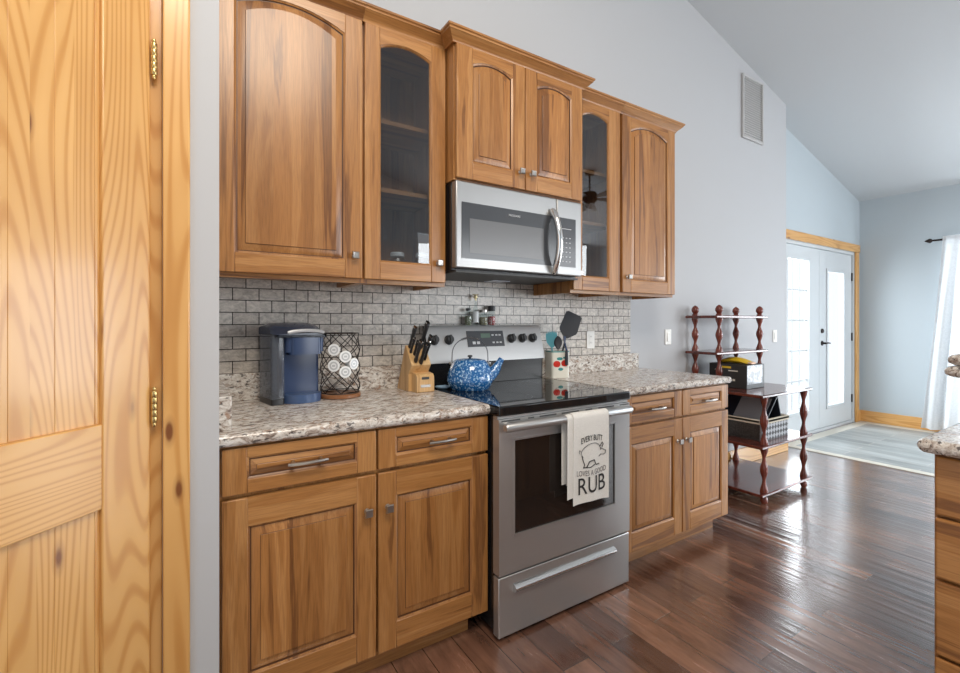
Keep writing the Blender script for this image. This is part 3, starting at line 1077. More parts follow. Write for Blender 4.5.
# drawer grip: a long raised lip
g = MB()
sec = lambda x, e: [(x, -0.7155, 0.178 + e), (x, -0.732, 0.186 + e), (x, -0.738, 0.197), (x, -0.732, 0.207 - e), (x, -0.7155, 0.214 - e)]
g.loops([sec(0.078, 0.0), sec(0.650, 0.0)], 0, True, True)
g.build('drawer_grip', 'chrome', dr, angle=50)
dd = MB()
wx0, wx1, wz0, wz1 = 0.082, 0.658, 0.405, 0.777
ya, yb = -0.718, -0.677
dd.box(RX0, wx0, ya, yb, 0.258, 0.862).box(wx1, RX1, ya, yb, 0.258, 0.862).box(wx0, wx1, ya, yb, 0.258, wz0).box(wx0, wx1, ya, yb, wz1, 0.862)
od = dd.build('oven_door', 'steel', r, smooth=False)
MB().box(wx0, wx1, ya + 0.004, yb, wz0, wz1).build('oven_window', 'ovenglass', od, smooth=False)
wt = MB()
e = 0.006
wt.box(wx0 - e, wx0 + 0.002, ya - 0.002, ya + 0.004, wz0 - e, wz1 + e).box(wx1 - 0.002, wx1 + e, ya - 0.002, ya + 0.004, wz0 - e, wz1 + e)
wt.box(wx0, wx1, ya - 0.002, ya + 0.004, wz0 - e, wz0 + 0.002).box(wx0, wx1, ya - 0.002, ya + 0.004, wz1 - 0.002, wz1 + e)
wt.build('window_trim', 'steel', od)
hz, hy = 0.838, -0.752
hd = MB()
hd.tube([(RX0 + 0.004, hy, hz), (RX0 + 0.012, hy, hz), (RX1 - 0.038, hy, hz), (RX1 - 0.030, hy, hz)], [0.013, 0.0175, 0.0175, 0.013], 16)
for x in (RX0 + 0.04, RX1 - 0.075):
    hd.tube([(x, ya + 0.004, hz), (x, hy + 0.004, hz)], 0.012, 10)
hd.build('oven_handle', 'steel', od)
# vent strip with slots under the cooktop
vt = MB().box(RX0, RX1, -0.706, -0.677, 0.8635, 0.874)
vt.build('vent_trim', 'steel', r, smooth=False)
vs = MB()
for (a, b_) in ((0.02, 0.11), (0.15, 0.18), (0.21, 0.30), (0.33, 0.43), (0.47, 0.51), (0.55, 0.65), (0.69, 0.75)):
    vs.box(a, b_, -0.7195, -0.716, 0.8535, 0.8585)
vs.build('vent_slots', 'slot', od, smooth=False)
ck = MB()
ck.box(RX0 - 0.003, RX1 + 0.003, -0.722, -0.10, 0.875, 0.9145)
ck.build('cooktop', 'blackglass', r, bevel=0.006, seg=3)
for (x, y, rad) in ((0.19, -0.25, 0.085), (0.58, -0.25, 0.085), (0.19, -0.53, 0.105), (0.58, -0.53, 0.085)):
    brn = MB()
    brn.lathe([(rad - 0.0015, 0.0), (rad - 0.0015, 0.0003), (rad + 0.0015, 0.0003), (rad + 0.0015, 0.0)], (x, y, 0.91455), 48, cap=False)
    brn.build('burner_ring', 'ringgrey', r, smooth=False)
bgp = MB()
bgp.prism([(-0.02, 0.9), (-0.095, 0.9), (-0.098, 1.03), (-0.105, 1.04), (-0.06, 1.205), (-0.052, 1.217), (-0.04, 1.221), (-0.02, 1.219)], RX0 + 0.008, RX1 - 0.008, 'X', 0)
bgd = bgp.build('backguard', 'black', r, angle=25)


def on_panel(z):      # y of the slanted control face at height z
    return -0.1055 + (z - 1.04) * (0.045 / 0.165)


sp = MB()
sp.prism([(on_panel(1.035) - 0.003, 1.032), (on_panel(1.205) - 0.003, 1.207), (-0.056, 1.222), (-0.02, 1.2235), (-0.02, 1.2215), (-0.055, 1.2195), (on_panel(1.2) + 0.001, 1.2), (on_panel(1.04) + 0.001, 1.04), (-0.09, 1.036), (-0.09, 1.032)], RX0 + 0.001, RX1 - 0.001, 'X')
cp = sp.build('control_panel', 'steel', bgd, angle=25)
tilt = math.atan2(0.045, 0.165)


def panel_pt(x, z, out):
    return (x, on_panel(z) - 0.003 - out * math.cos(tilt), z + out * math.sin(tilt))


for kx in (0.052, 0.137, 0.536, 0.612, 0.686):
    k = MB()
    k.lathe([(0, 0), (0.026, 0), (0.026, 0.004), (0.021, 0.006), (0.0195, 0.026), (0.017, 0.028), (0, 0.028)], (0, 0, 0), 20, 'Y')
    k.box(-0.006, 0.006, -0.034, -0.02, -0.021, 0.021)
    R_ = Matrix.Rotation(-tilt, 3, 'X')
    base = Vector(panel_pt(kx, 1.148, -0.001))
    k.xform(lambda v: R_ @ v + base)
    k.build('knob', 'blackmat', r, bevel=0.001)
dp = MB()
pq = [panel_pt(0.248, 1.108, 0), panel_pt(0.484, 1.108, 0), panel_pt(0.484, 1.192, 0), panel_pt(0.248, 1.192, 0)]
pq2 = [panel_pt(0.248, 1.108, 0.003), panel_pt(0.484, 1.108, 0.003), panel_pt(0.484, 1.192, 0.003), panel_pt(0.248, 1.192, 0.003)]
dp.loops([pq, pq2], 0, True, True)
dsp = dp.build('display', 'mwpanel', r, smooth=False)


def pquad(b, x0, x1, z0, z1, o1=0.0036, mi=0):
    a = [panel_pt(x0, z0, 0.0028), panel_pt(x1, z0, 0.0028), panel_pt(x1, z1, 0.0028), panel_pt(x0, z1, 0.0028)]
    c_ = [panel_pt(x0, z0, o1), panel_pt(x1, z0, o1), panel_pt(x1, z1, o1), panel_pt(x0, z1, o1)]
    b.loops([a, c_], mi, True, True)


b = MB()
pquad(b, 0.335, 0.395, 1.155, 1.178)
b.build('clock', 'lcd', dsp, smooth=False)
for (x, w_, z, h_) in [(0.278, 0.018, 1.122, 0.014), (0.305, 0.018, 1.122, 0.014)] + [(x, 0.014, z, 0.008) for x in (0.405, 0.43, 0.452) for z in (1.125, 1.165)]:
    b = MB()
    pquad(b, x, x + w_, z, z + h_)
    b.build('button', 'grey', dsp, smooth=False)

# ------------------------------------------------------------------ microwave
r = thing('microwave', (0.37, -0.2, 1.466), 'stainless steel over-the-range microwave with curved vertical handle under the wall cabinet', 'microwave')
MX0, MX1, MZ0, MZ1 = -0.012, 0.745, 1.468, 1.866
MF = -0.418
MB().box(MX0, MX1, -0.375, -0.012, MZ0 + 0.004, MZ1 - 0.001).build('case', 'black', r, bevel=0.003)
fr = MB().box(MX0, 0.572, MF, -0.377, MZ0 + 0.012, MZ1 - 0.002)
md = fr.build('door', 'steel_dim', r, bevel=0.006, seg=3)
MB().box(0.574, MX1, MF, -0.377, MZ0 + 0.012, MZ1 - 0.002).build('control_column', 'steel_dim', r, bevel=0.006, seg=3)
MB().box(0.017, 0.571, MF - 0.0025, MF - 0.0002, 1.523, 1.772).build('door_panel', 'mwpanel', md, smooth=False)
MB().box(0.057, 0.484, MF - 0.0035, MF - 0.0028, 1.549, 1.702).build('window', 'mwglass', md, smooth=False)
MB().box(0.5755, 0.701, MF - 0.0025, MF - 0.0002, 1.523, 1.772).build('keypad', 'mwpanel', r, smooth=False)
kp = [o for o in r.children if o.name.startswith('keypad')][0]
for i, x in enumerate((0.612, 0.636, 0.660)):
    for k in range(6):
        MB().box(x - 0.005, x + 0.005, MF - 0.0031, MF - 0.0026, 1.548 + k * 0.024, 1.552 + k * 0.024).build('button', 'grey', kp, smooth=False)
MB().box(0.605, 0.67, MF - 0.0031, MF - 0.0026, 1.715, 1.718).build('display_line', 'grey', kp, smooth=False)
v, f = text_mesh('FRIGIDAIRE', 0.0135, 0.0003)
b = MB().add([(x + 0.305, MF - 0.0032 - z, y + 1.739) for x, y, z in v], f)
b.build('maker_mark', 'grey', md, smooth=False)
h = MB()
pts = []
for i in range(15):
    tt = i / 14
    bow = math.sin(PI * tt)
    pts.append((0.537 + 0.006 * tt, MF - 0.006 - 0.052 * bow ** 0.75, 1.80 - 0.315 * tt))
h.tube(pts, [0.014] + [0.0165] * 13 + [0.014], 12)
h.build('door_handle', 'chrome', md)
un = MB().box(MX0 + 0.01, MX1 - 0.01, -0.40, -0.02, MZ0 - 0.006, MZ0 + 0.003)
un.build('vent_base', 'slot', r, smooth=False)
MB().box(0.36, 0.47, -0.16, -0.07, MZ0 - 0.009, MZ0 - 0.0065).build('cooktop_lamp', 'lampglass', r, smooth=False)

# ------------------------------------------------------------------ towel on the oven handle
def sweep_towel(x0, x1, zfront, zback, rad, wob):
    """front sheet over the bar and down the back; returns a mesh of a thick cloth"""
    path = []
    for k in range(15):
        path.append((-rad, zfront + (hz - zfront) * k / 14))
    for k in range(1, 10):
        a = PI - PI * k / 10
        path.append((rad * math.cos(a), hz + rad * math.sin(a)))
    for k in range(15):
        path.append((rad, hz - (hz - zback) * k / 14))
    nx = 14
    rows = []
    for (py, pz) in path:
        row = []
        for i in range(nx + 1):
            tt = i / nx
            drop = max(0.0, hz - pz)
            flare = wob * math.sin(tt * 8.5 + 0.7) * min(1, drop / 0.2)
            x = x0 + (x1 - x0) * tt
            sag = 0.006 * math.sin(3.1 * tt + 0.4) if (pz - zfront < 0.01 and py < 0) else 0
            row.append(Vector((x, hy + py + (flare if py < 0 else 0.002 * math.sin(tt * 6)), pz + sag)))
        rows.append(row)
    return rows


def cloth(b, rows, th):
    n, m_ = len(rows), len(rows[0])
    nor = [[None] * m_ for _ in range(n)]
    for i in range(n):
        for j in range(m_):
            a = rows[min(i + 1, n - 1)][j] - rows[max(i - 1, 0)][j]
            c_ = rows[i][min(j + 1, m_ - 1)] - rows[i][max(j - 1, 0)]
            nor[i][j] = c_.cross(a).normalized()
    v = [rows[i][j] for i in range(n) for j in range(m_)] + [rows[i][j] - nor[i][j] * th for i in range(n) for j in range(m_)]
    f = []
    K = n * m_
    for i in range(n - 1):
        for j in range(m_ - 1):
            a = i * m_ + j
            f.append((a, a + 1, a + m_ + 1, a + m_))
            f.append((K + a, K + a + m_, K + a + m_ + 1, K + a + 1))
    for i in range(n - 1):
        a = i * m_
        f.append((a, a + m_, K + a + m_, K + a))
        a += m_ - 1
        f.append((a, K + a, K + a + m_, a + m_))
    for j in range(m_ - 1):
        f.append((j, K + j, K + j + 1, j + 1))
        a = (n - 1) * m_ + j
        f.append((a, a + 1, K + a + 1, K + a))
    b.add(v, f)


r = thing('kitchen_towel', (0.46, hy, 0.47), 'cream cotton tea towel printed with a pig and RUB, folded over the oven handle', 'towel')
TX0, TX1 = 0.345, 0.555
b = MB()
cloth(b, sweep_towel(0.315, 0.47, 0.505, 0.56, 0.0185, 0.002), 0.0014)
b.build('under_fold', 'towel', r, angle=60)
b = MB()
cloth(b, sweep_towel(TX0, TX1, 0.475, 0.55, 0.0225, 0.0035), 0.0016)
tf = b.build('front_fold', 'towel', r, angle=60)


def on_towel(u, z, out=0.0012):
    """u in 0..1 across the towel"""
    drop = max(0.0, hz - z)
    fl = 0.0035 * math.sin(u * 8.5 + 0.7) * min(1, drop / 0.2)
    return Vector((TX0 + (TX1 - TX0) * u, hy - 0.0225 + fl - out - 0.0016, z))


def ink_text(body, size, uc, zc, arch=0.0, sx=1.0, sy=1.0, mat='ink'):
    v, f = text_mesh(body, size, 0.0003)
    out = []
    for x, y, z in v:
        x *= sx
        y *= sy
        u = uc + x / (TX1 - TX0)
        zz = zc + y - arch * (x / 0.07) ** 2
        p = on_towel(u, zz, 0.0004 - z)
        out.append(p)
    return MB().add(out, f).build('printed_lettering', mat, tf, smooth=False)


ink_text('EVERY BUTT', 0.028, 0.50, 0.738, arch=0.012, sx=0.82, sy=1.25, mat='ink')
ink_text('LOVES A GOOD', 0.028, 0.50, 0.592, arch=-0.004, sx=0.86, sy=1.15, mat='ink2')
ink_text('RUB', 0.085, 0.50, 0.518, sx=1.05, sy=1.18)
pg = MB()


def ink_line(b, pts, r_):
    pts3 = [on_towel(u, z, 0.0003) for u, z in pts]
    b.tube(pts3, r_ * 1.35, 6, flat=0.5)


body = []
for k in range(33):
    a = 2 * PI * k / 32
    body.append((0.48 + 0.27 * math.cos(a), 0.690 + 0.036 * math.sin(a) * (1 + 0.15 * math.cos(a))))
ink_line(pg, body[:20], 0.0011)
ink_line(pg, [(0.72, 0.705), (0.80, 0.722), (0.83, 0.712), (0.79, 0.70)], 0.0016)
ink_line(pg, [(0.74, 0.70), (0.84, 0.69), (0.90, 0.686), (0.895, 0.672), (0.84, 0.668), (0.76, 0.672), (0.70, 0.664)], 0.0011)
ink_line(pg, [(0.21, 0.695), (0.165, 0.705), (0.15, 0.694), (0.175, 0.688)], 0.0010)
ink_line(pg, [(0.22, 0.68), (0.25, 0.66), (0.29, 0.640), (0.26, 0.628), (0.35, 0.631), (0.41, 0.650), (0.55, 0.655)], 0.0022)
ink_line(pg, [(0.55, 0.655), (0.60, 0.632), (0.70, 0.633)], 0.0020)
ink_line(pg, [(0.33, 0.628), (0.45, 0.626), (0.56, 0.634)], 0.0018)
pg.build('pig_print', 'ink', tf)

# ------------------------------------------------------------------ island / peninsula at right
IX, IY = 0.762, -1.763
r = thing('island_cabinet', (1.2, -2.8, 0), 'brown island cabinet with a stack of drawers at the right edge', 'cabinet')
MB().box(IX + 0.02, 1.75, -3.6, IY, 0.09, 0.8755).build('case', 'oak_v', r, smooth=False)
MB().box(IX + 0.09, 1.70, -3.55, IY - 0.05, 0.0005, 0.0895).build('toe_kick', 'oak_v', r, smooth=False)
for (a, b_) in ((0.702, 0.866), (0.527, 0.694), (0.312, 0.519), (0.098, 0.304)):
    MB().box(IX, IX + 0.0195, -2.22, IY - 0.004, a, b_).build('drawer_front', 'oak_y', r, bevel=0.006, seg=3)
    MB().box(IX, IX + 0.0195, -2.70, -2.228, a, b_).build('drawer_front', 'oak_y', r, bevel=0.006, seg=3)
r = thing('island_countertop', (1.2, -2.8, 0.876), 'speckled granite island countertop with a rounded edge, at the right', 'countertop')
b = MB()
edge = []
zc, rr = 0.895, 0.019
loops_ = []
for k in range(9):
    a = -PI / 2 + PI * k / 8
    e = rr * 0.8 * math.cos(a)
    z = zc + rr * math.sin(a)
    x0, x1, y0, y1 = IX - 0.026 - e, 1.80 + e, -3.62 - e, IY + 0.012 + e
    c = 0.02
    loops_.append([(x0 + c, y0, z), (x1 - c, y0, z), (x1, y0 + c, z), (x1, y1 - c, z), (x1 - c, y1, z), (x0 + c, y1, z), (x0 + c * 0.3, y1 - c * 0.3, z), (x0, y1 - c, z), (x0, y0 + c, z)])
b.loops(loops_, 0, True, True)
b.build('slab', 'granite', r, angle=50)
r = thing('raised_bar', (1.4, -1.9, 0.9145), 'raised granite bar ledge with a double-rounded edge above the island, at the right edge', 'counter ledge')
MB().box(1.08, 1.75, -1.96, -1.80, 0.9146, 1.069).build('knee_wall', 'wall_blue', r, smooth=False)
prof = []
for k in range(7):
    a = -PI / 2 + PI * k / 6
    prof.append((0.020 * math.cos(a), 1.0875 + 0.0175 * math.sin(a)))
for k in range(7):
    a = -PI / 2 + PI * k / 6
    prof.append((0.020 * math.cos(a) - 0.006, 1.1235 + 0.0175 * math.sin(a)))
b = MB()
lp = []
for e, z in prof:
    x0, x1, y0, y1 = 0.985 - e, 1.80 + e, -2.14 - e, -1.755 + e
    c = 0.03
    lp.append([(x0 + c, y0, z), (x1, y0, z), (x1, y1, z), (x0 + c, y1, z), (x0 + c * 0.3, y1 - c * 0.3, z), (x0, y1 - c, z), (x0, y0 + c, z)])
b.loops(lp, 0, True, True)
b.build('ledge', 'granite', r, angle=60)

# ------------------------------------------------------------------ étagère
EX0, EX1 = 2.325, 2.905
r = thing('tiered_stand', (2.65, -0.3, 0), 'dark cherry wooden tiered shelf stand with turned spindle posts against the grey wall', 'shelf')


def shelf(z, y0, y1):
    MB().box(2.240, 2.975, y0, y1, z - 0.010, z + 0.010).build('shelf', 'cherry_h', r, bevel=0.005)


SH = [0.070, 0.392, 0.738, 1.010, 1.280]
for z in SH[:3]:
    shelf(z, -0.592, -0.025)
for z in SH[3:]:
    shelf(z, -0.278, -0.025)


def post(x, y, z0, z1, cap_top=False, foot=False):
    prof = []
    L_ = z1 - z0
    n = 2
    K = n * 14
    for i in range(K + 1):
        tt = i / K
        prof.append((0.0185 + 0.0075 * math.cos(2 * PI * n * tt), z0 + L_ * tt))
    prof = [(0, z0)] + prof + [(0, z1)]
    MB().lathe(prof, (x, y, 0), 14).build('spindle', 'cherry', r)


for x in (EX0, EX1):
    for y in (-0.055, -0.560):
        MB().lathe([(0, 0.0005), (0.014, 0.001), (0.022, 0.012), (0.024, 0.025), (0.020, 0.040), (0.012, 0.048), (0.016, 0.054), (0.02, 0.0595), (0, 0.0595)], (x, y, 0), 14).build('foot', 'cherry', r)
        post(x, y, 0.0805, 0.3815)
        post(x, y, 0.4025, 0.7275)
    for y in (-0.055, -0.245):
        post(x, y, 0.7485, 0.9995)
        post(x, y, 1.0205, 1.2695)
        MB().lathe([(0, 0.0005), (0.024, 0.0015), (0.0235, 0.010), (0.015, 0.016), (0.020, 0.024), (0.0275, 0.037), (0.0265, 0.054), (0.018, 0.069), (0.007, 0.078), (0, 0.080)], (x, y, 1.290), 14).build('finial', 'cherry', r)

# boxed game and bag on the third shelf
r = thing('game_box', (2.55, -0.23, 0.7485), 'black and silver printed cardboard box standing on the tiered stand', 'box')
bx0, bx1, by0, by1, bz0, bz1 = 2.440, 2.690, -0.385, -0.10, 0.7487, 0.925
MB().box(bx0, bx1, by0, by1, bz0, bz1).build('carton', 'boxdark', r, bevel=0.002)
MB().box(bx0 + 0.006, bx1 - 0.03, by0 - 0.0012, by0 - 0.0002, bz0 + 0.035, bz1 - 0.004).build('front_print', 'boxgrey', r, smooth=False)
for (y0, y1, z0, z1) in ((-0.19, -0.145, 0.872, 0.882), (-0.32, -0.25, 0.872, 0.880), (-0.30, -0.28, 0.80, 0.815)):
    MB().box(bx0 - 0.001, bx0 - 0.0002, y0, y1, z0, z1).build('side_print', 'crock', r, smooth=False)
b = MB().box(bx0 - 0.001, bx0 - 0.0002, -0.27, -0.20, 0.893, 0.908)
b.build('yellow_print', 'yellow', r, smooth=False)
r = thing('snack_bag', (2.54, -0.25, 0.9255), 'crumpled yellow bag lying on top of the black and silver box', 'bag')
b = MB()
lp = []
for i in range(9):
    tt = i / 8
    hgt = 0.004 + 0.021 * math.sin(PI * min(max(tt, 0.02), 0.98)) ** 0.6
    y = -0.36 + 0.22 * tt
    row = []
    for k in range(12):
        a = 2 * PI * k / 12
        row.append((2.54 + 0.062 * math.cos(a) * (0.85 + 0.12 * math.sin(5 * tt + k)), y, 0.9258 + hgt + hgt * math.sin(a) * (0.92 + 0.08 * math.sin(3 * k + 7 * tt))))
    lp.append(row)
b.loops(lp, 0, True, True)
b.build('wrapper', 'yellow', r, angle=60)
b = MB()
b.loops([[(2.54 + 0.05 * math.cos(2 * PI * k / 12) * q, -0.383 + 0.023 * tt, 0.9258 + 0.010 + 0.010 * math.sin(2 * PI * k / 12) * q) for k in range(12)] for tt, q in ((0, 0.7), (0.5, 1.0), (0.98, 0.9))], 0, True, True)
b.build('wrapper_end', 'peach', r, angle=60)

# basket on the second shelf
r = thing('wicker_basket', (2.6, -0.32, 0.4085), 'black woven basket with a cream liner edge on the tiered stand', 'basket')
kx0, kx1, ky0, ky1, kz0, kz1 = 2.385, 2.765, -0.515, -0.13, 0.4027, 0.529
b = MB()
wl = 0.012
b.box(kx0, kx1, ky0, ky0 + wl, kz0, kz1).box(kx0, kx1, ky1 - wl, ky1, kz0, kz1).box(kx0, kx0 + wl, ky0 + wl, ky1 - wl, kz0, kz1, 1).box(kx1 - wl, kx1, ky0 + wl, ky1 - wl, kz0, kz1, 1)
b.box(kx0 + wl, kx1 - wl, ky0 + wl, ky1 - wl, kz0, kz0 + 0.008)
b.build('woven_body', ['wicker', 'wickerplain'], r, smooth=False)
b = MB()
e = 0.006
b.box(kx0 - e, kx1 + e, ky0 - e, ky0 - 0.0005, 0.520, 0.548).box(kx0 - e, kx1 + e, ky1 + 0.0005, ky1 + e, 0.520, 0.548)
b.box(kx0 - e, kx0 - 0.0005, ky0 - 0.0004, ky1 + 0.0004, 0.520, 0.548).box(kx1 + 0.0005, kx1 + e, ky0 - 0.0004, ky1 + 0.0004, 0.520, 0.548)
b.box(kx0 - e, kx1 + e, ky0 - e, ky0 + wl, kz1 + 0.0005, 0.552).box(kx0 - e, kx1 + e, ky1 - wl, ky1 + e, kz1 + 0.0005, 0.552)
b.box(kx0 - e, kx0 + wl, ky0 + wl, ky1 - wl, kz1 + 0.0005, 0.552).box(kx1 - wl, kx1 + e, ky0 + wl, ky1 - wl, kz1 + 0.0005, 0.552)
b.build('liner_edge', 'cream', r, bevel=0.004)
r = thing('binder', (2.6, -0.32, 0.4115), 'dark binder propped like a tent in the black woven basket', 'binder')
apx, apz = 2.655, 0.704
for (fx, fz) in ((2.455, 0.500), (2.742, 0.440)):
    b = MB()
    a_, f_ = Vector((apx, 0, apz)), Vector((fx, 0, fz))
    dn = (f_ - a_).normalized()
    nn = Vector((-dn.z, 0, dn.x))
    if nn.z > 0:
        nn = -nn
    sec = [a_, f_, f_ + nn * 0.007, a_ + nn * 0.007]
    b.loops([[(p.x, y, p.z) for p in sec] for y in (-0.495, -0.150)], 0, True, True)
    b.build('cover', 'binder', r, bevel=0.002)
b = MB()
a_, f_ = Vector((apx, 0, apz)), Vector((2.455, 0, 0.500))
dn = (f_ - a_).normalized()
nn = Vector((dn.z, 0, -dn.x))
sec = [a_ + dn * 0.04 + nn * 0.001, a_ + dn * 0.25 + nn * 0.001, a_ + dn * 0.25 + nn * 0.005, a_ + dn * 0.04 + nn * 0.005]
b.loops([[(p.x, y, p.z) for p in sec] for y in (-0.47, -0.26)], 0, True, True)
b.build('papers', 'paper', r, smooth=False)

# ------------------------------------------------------------------ wall plates and vent
def plate(loc, label, cat, kind):
    x, z, y = loc
    r_ = thing('outlet_plate' if kind == 'outlet' else 'switch_plate', (x, y, z), label, cat)
    MB().box(x - 0.036, x + 0.036, y - 0.006, y - 0.0004, z - 0.058, z + 0.058).build('cover_plate', 'plate', r_, bevel=0.003)
    if kind == 'outlet':
        for dz in (-0.02, 0.02):
            b_ = MB().lathe([(0, 0), (0.0155, 0), (0.0155, 0.002), (0, 0.002)], (x, y - 0.006, z + dz), 20, 'Y')
            f_ = b_.build('socket', 'plate', r_)
            s_ = MB().box(x - 0.007, x - 0.005, y - 0.0085, y - 0.0081, z + dz - 0.004, z + dz + 0.006).box(x + 0.005, x + 0.007, y - 0.0085, y - 0.0081, z + dz - 0.004, z + dz + 0.006)
            s_.build('slot', 'slot', f_, smooth=False)
    else:
        MB().box(x - 0.0165, x + 0.0165, y - 0.0105, y - 0.0062, z - 0.033, z + 0.033).build('rocker', 'plate', r_, bevel=0.002)


plate((1.232, 1.125, -0.0082), 'white outlet plate on the tiled backsplash behind the right countertop', 'outlet', 'outlet')
plate((2.060, 1.128, -0.0002), 'white switch plate on the grey wall between the backsplash and the tiered stand', 'light switch', 'switch')
plate((3.675, 1.11, -0.0002), 'white switch plate on the grey wall right of the tiered stand, near the french doors', 'light switch', 'switch')

vz0, vz1 = 2.858, 3.42
vx0, vx1 = 3.09, 3.44
r = thing('return_vent', ((vx0 + vx1) / 2, -0.0003, vz0), 'tall grey return air vent high on the wall near the sloped ceiling', 'vent')
b = MB()
fw = 0.02
b.box(vx0, vx0 + fw, -0.02, -0.0004, vz0, vz1).box(vx1 - fw, vx1, -0.02, -0.0004, vz0, vz1).box(vx0 + fw, vx1 - fw, -0.02, -0.0004, vz0, vz0 + fw).box(vx0 + fw, vx1 - fw, -0.02, -0.0004, vz1 - fw, vz1)
b.build('frame', 'ventgrey', r, bevel=0.003)
b = MB()
nl = 26
for k in range(nl):
    z = vz0 + fw + (vz1 - vz0 - 2 * fw) * (k + 0.5) / nl
    b.loops([[(x, -0.016, z - 0.006), (x, -0.014, z - 0.007), (x, -0.003, z + 0.006), (x, -0.005, z + 0.007)] for x in (vx0 + fw, vx1 - fw)], 0, True, True)
b.build('louvers', 'ventlight', r, smooth=False)
MB().box(vx0 + fw, vx1 - fw, -0.0028, -0.0006, vz0 + fw, vz1 - fw).build('backing', 'ventgrey', r, smooth=False)

# ------------------------------------------------------------------ curtain
r = thing('curtain_rod', (XF - 0.08, -0.9, 2.15), 'black curtain rod with a pointed finial on the blue-grey far wall', 'curtain rod')
cxp = XF - 0.09
MB().tube([(cxp, -0.565, 2.155), (cxp, -3.1, 2.155)], 0.011, 10).build('rod', 'iron', r)
b = MB()
b.xform(lambda v: v)
fin = [(0, 0.0), (0.012, 0.004), (0.012, 0.012), (0.008, 0.018), (0.02, 0.03), (0.026, 0.045), (0.018, 0.062), (0.006, 0.082), (0, 0.09)]
lp = []
for rad, hgt in fin:
    lp.append([(cxp + rad * math.cos(2 * PI * k / 14), -0.565 + hgt, 2.155 + rad * math.sin(2 * PI * k / 14)) for k in range(14)])
b.loops(lp, 0, True, True)
b.build('finial', 'iron', r)
b = MB().box(cxp + 0.0, XF - 0.0005, -0.665, -0.655, 2.14, 2.15).box(XF - 0.006, XF - 0.0005, -0.68, -0.64, 2.11, 2.19)
b.build('bracket', 'iron', r)
b = MB()
rows = []
nz, ny = 16, 120
for i in range(nz + 1):
    tz = i / nz
    z = 2.19 - (2.19 - 0.04) * tz
    row = []
    for j in range(ny + 1):
        ty = j / ny
        ya0 = -0.630 + 0.18 * tz ** 1.15
        ya1 = -1.55
        y = ya0 + (ya1 - ya0) * ty
        amp = 0.012 + 0.028 * min(1, tz * 2.5)
        x = cxp - 0.018 + amp * math.sin(ty * 52 + 0.8 * math.sin(3 * tz)) * (0.7 + 0.3 * math.sin(ty * 17))
        if tz < 0.03:
            x = cxp - 0.016 + 0.006 * math.sin(ty * 90)
        row.append(Vector((min(x, XF - 0.03), y, z)))
    rows.append(row)
cloth(b, rows, 0.0015)
tagit(b.build('curtain', 'curtain', None, (cxp, -1.0, 0.04), angle=80), 'sheer white curtain hanging from the black rod at the far wall', 'curtain')

# ------------------------------------------------------------------ coffee maker (turned a little towards the room)
r = thing('coffee_maker', (-0.632, -0.141, 0.9145), 'navy blue single-cup coffee maker with a clear water tank, on the left counter', 'coffee maker', rz=math.radians(9), local=True)


def rbox_loop(x0, x1, y0, y1, z, c, n=4):
    p = []
    for (cx_, cy_, a0) in ((x1 - c, y0 + c, -PI / 2), (x1 - c, y1 - c, 0), (x0 + c, y1 - c, PI / 2), (x0 + c, y0 + c, PI)):
        for k in range(n + 1):
            a = a0 + PI / 2 * k / n
            p.append((cx_ + c * math.cos(a), cy_ + c * math.sin(a), z))
    return p


# local: front is -y
b = MB()
b.loops([rbox_loop(-0.055, 0.100, -0.030, 0.088, z, 0.014) for z in (0.0005, 0.205)], 0, True, True)
b.build('column', 'navy', r)
b = MB()
b.loops([rbox_loop(-0.055, 0.100, -0.085, 0.088, 0.205, 0.02), rbox_loop(-0.055, 0.101, -0.088, 0.088, 0.275, 0.02)], 0, True, True)
hd = b.build('brew_head', 'navy', r)
b = MB()
b.loops([[(x, y * 1.0, z) for x, y, z in rbox_loop(-0.040, 0.086, -0.094, -0.02, zz, 0.018)] for zz in (0.195, 0.265)], 0, True, True)
b.build('head_face', 'navy', hd)
# curved lid with a handle lip
b = MB()
sec = []
for i in range(9):
    tt = i / 8
    y = 0.09 - 0.185 * tt
    zt = 0.300 + 0.028 * math.sin(PI * (0.25 + 0.62 * tt)) - 0.030 * tt ** 2
    sec.append([(-0.108 + 0.012 * tt, y, 0.276), (-0.108 + 0.012 * tt, y, zt - 0.016), (-0.085, y, zt - 0.004), (-0.02, y, zt), (0.06, y, zt), (0.092, y, zt - 0.006), (0.102, y, zt - 0.018), (0.102, y, 0.276)])
b.loops(sec, 0, True, True)
b.build('lid', 'lidnavy', r, angle=50)
b = MB()
pts = [(-0.02 + 0.108 * math.cos(a) * 0.9, -0.095 - 0.006 * math.sin(a) + 0.004, 0.278 + 0.012 * math.sin(a)) for a in [PI * (1 - k / 12) for k in range(13)]]
pts = [(p[0] * 0.75 + 0.035, p[1] - 0.002, p[2] + 0.002) for p in pts]
b.tube(pts, [0.002] + [0.0075] * (len(pts) - 2) + [0.002], 8)
b.build('lid_handle', 'silver', r)
b = MB()
lp = []
for z in (0.0005, 0.028, 0.034):
    row = []
    for k in range(17):
        a = PI + PI * k / 16
        row.append((0.022 + 0.080 * math.cos(a), -0.030 + 0.072 * math.sin(a), z))
    row += [(0.102, -0.001, z), (-0.058, -0.001, z)]
    lp.append(row)
b.loops(lp, 0, True, True)
b.build('drip_tray', 'navy2', r)
b = MB()
b.loops([rbox_loop(-0.108, -0.057, -0.075, 0.086, z, 0.010) for z in (0.024, 0.275)], 0, True, True)
b.build('water_tank', 'tank', r)
b = MB()
b.loops([rbox_loop(-0.108, -0.057, -0.075, 0.086, z, 0.010) for z in (0.0005, 0.0235)], 0, True, True)
b.build('tank_base', 'blackmat', r)
b = MB()
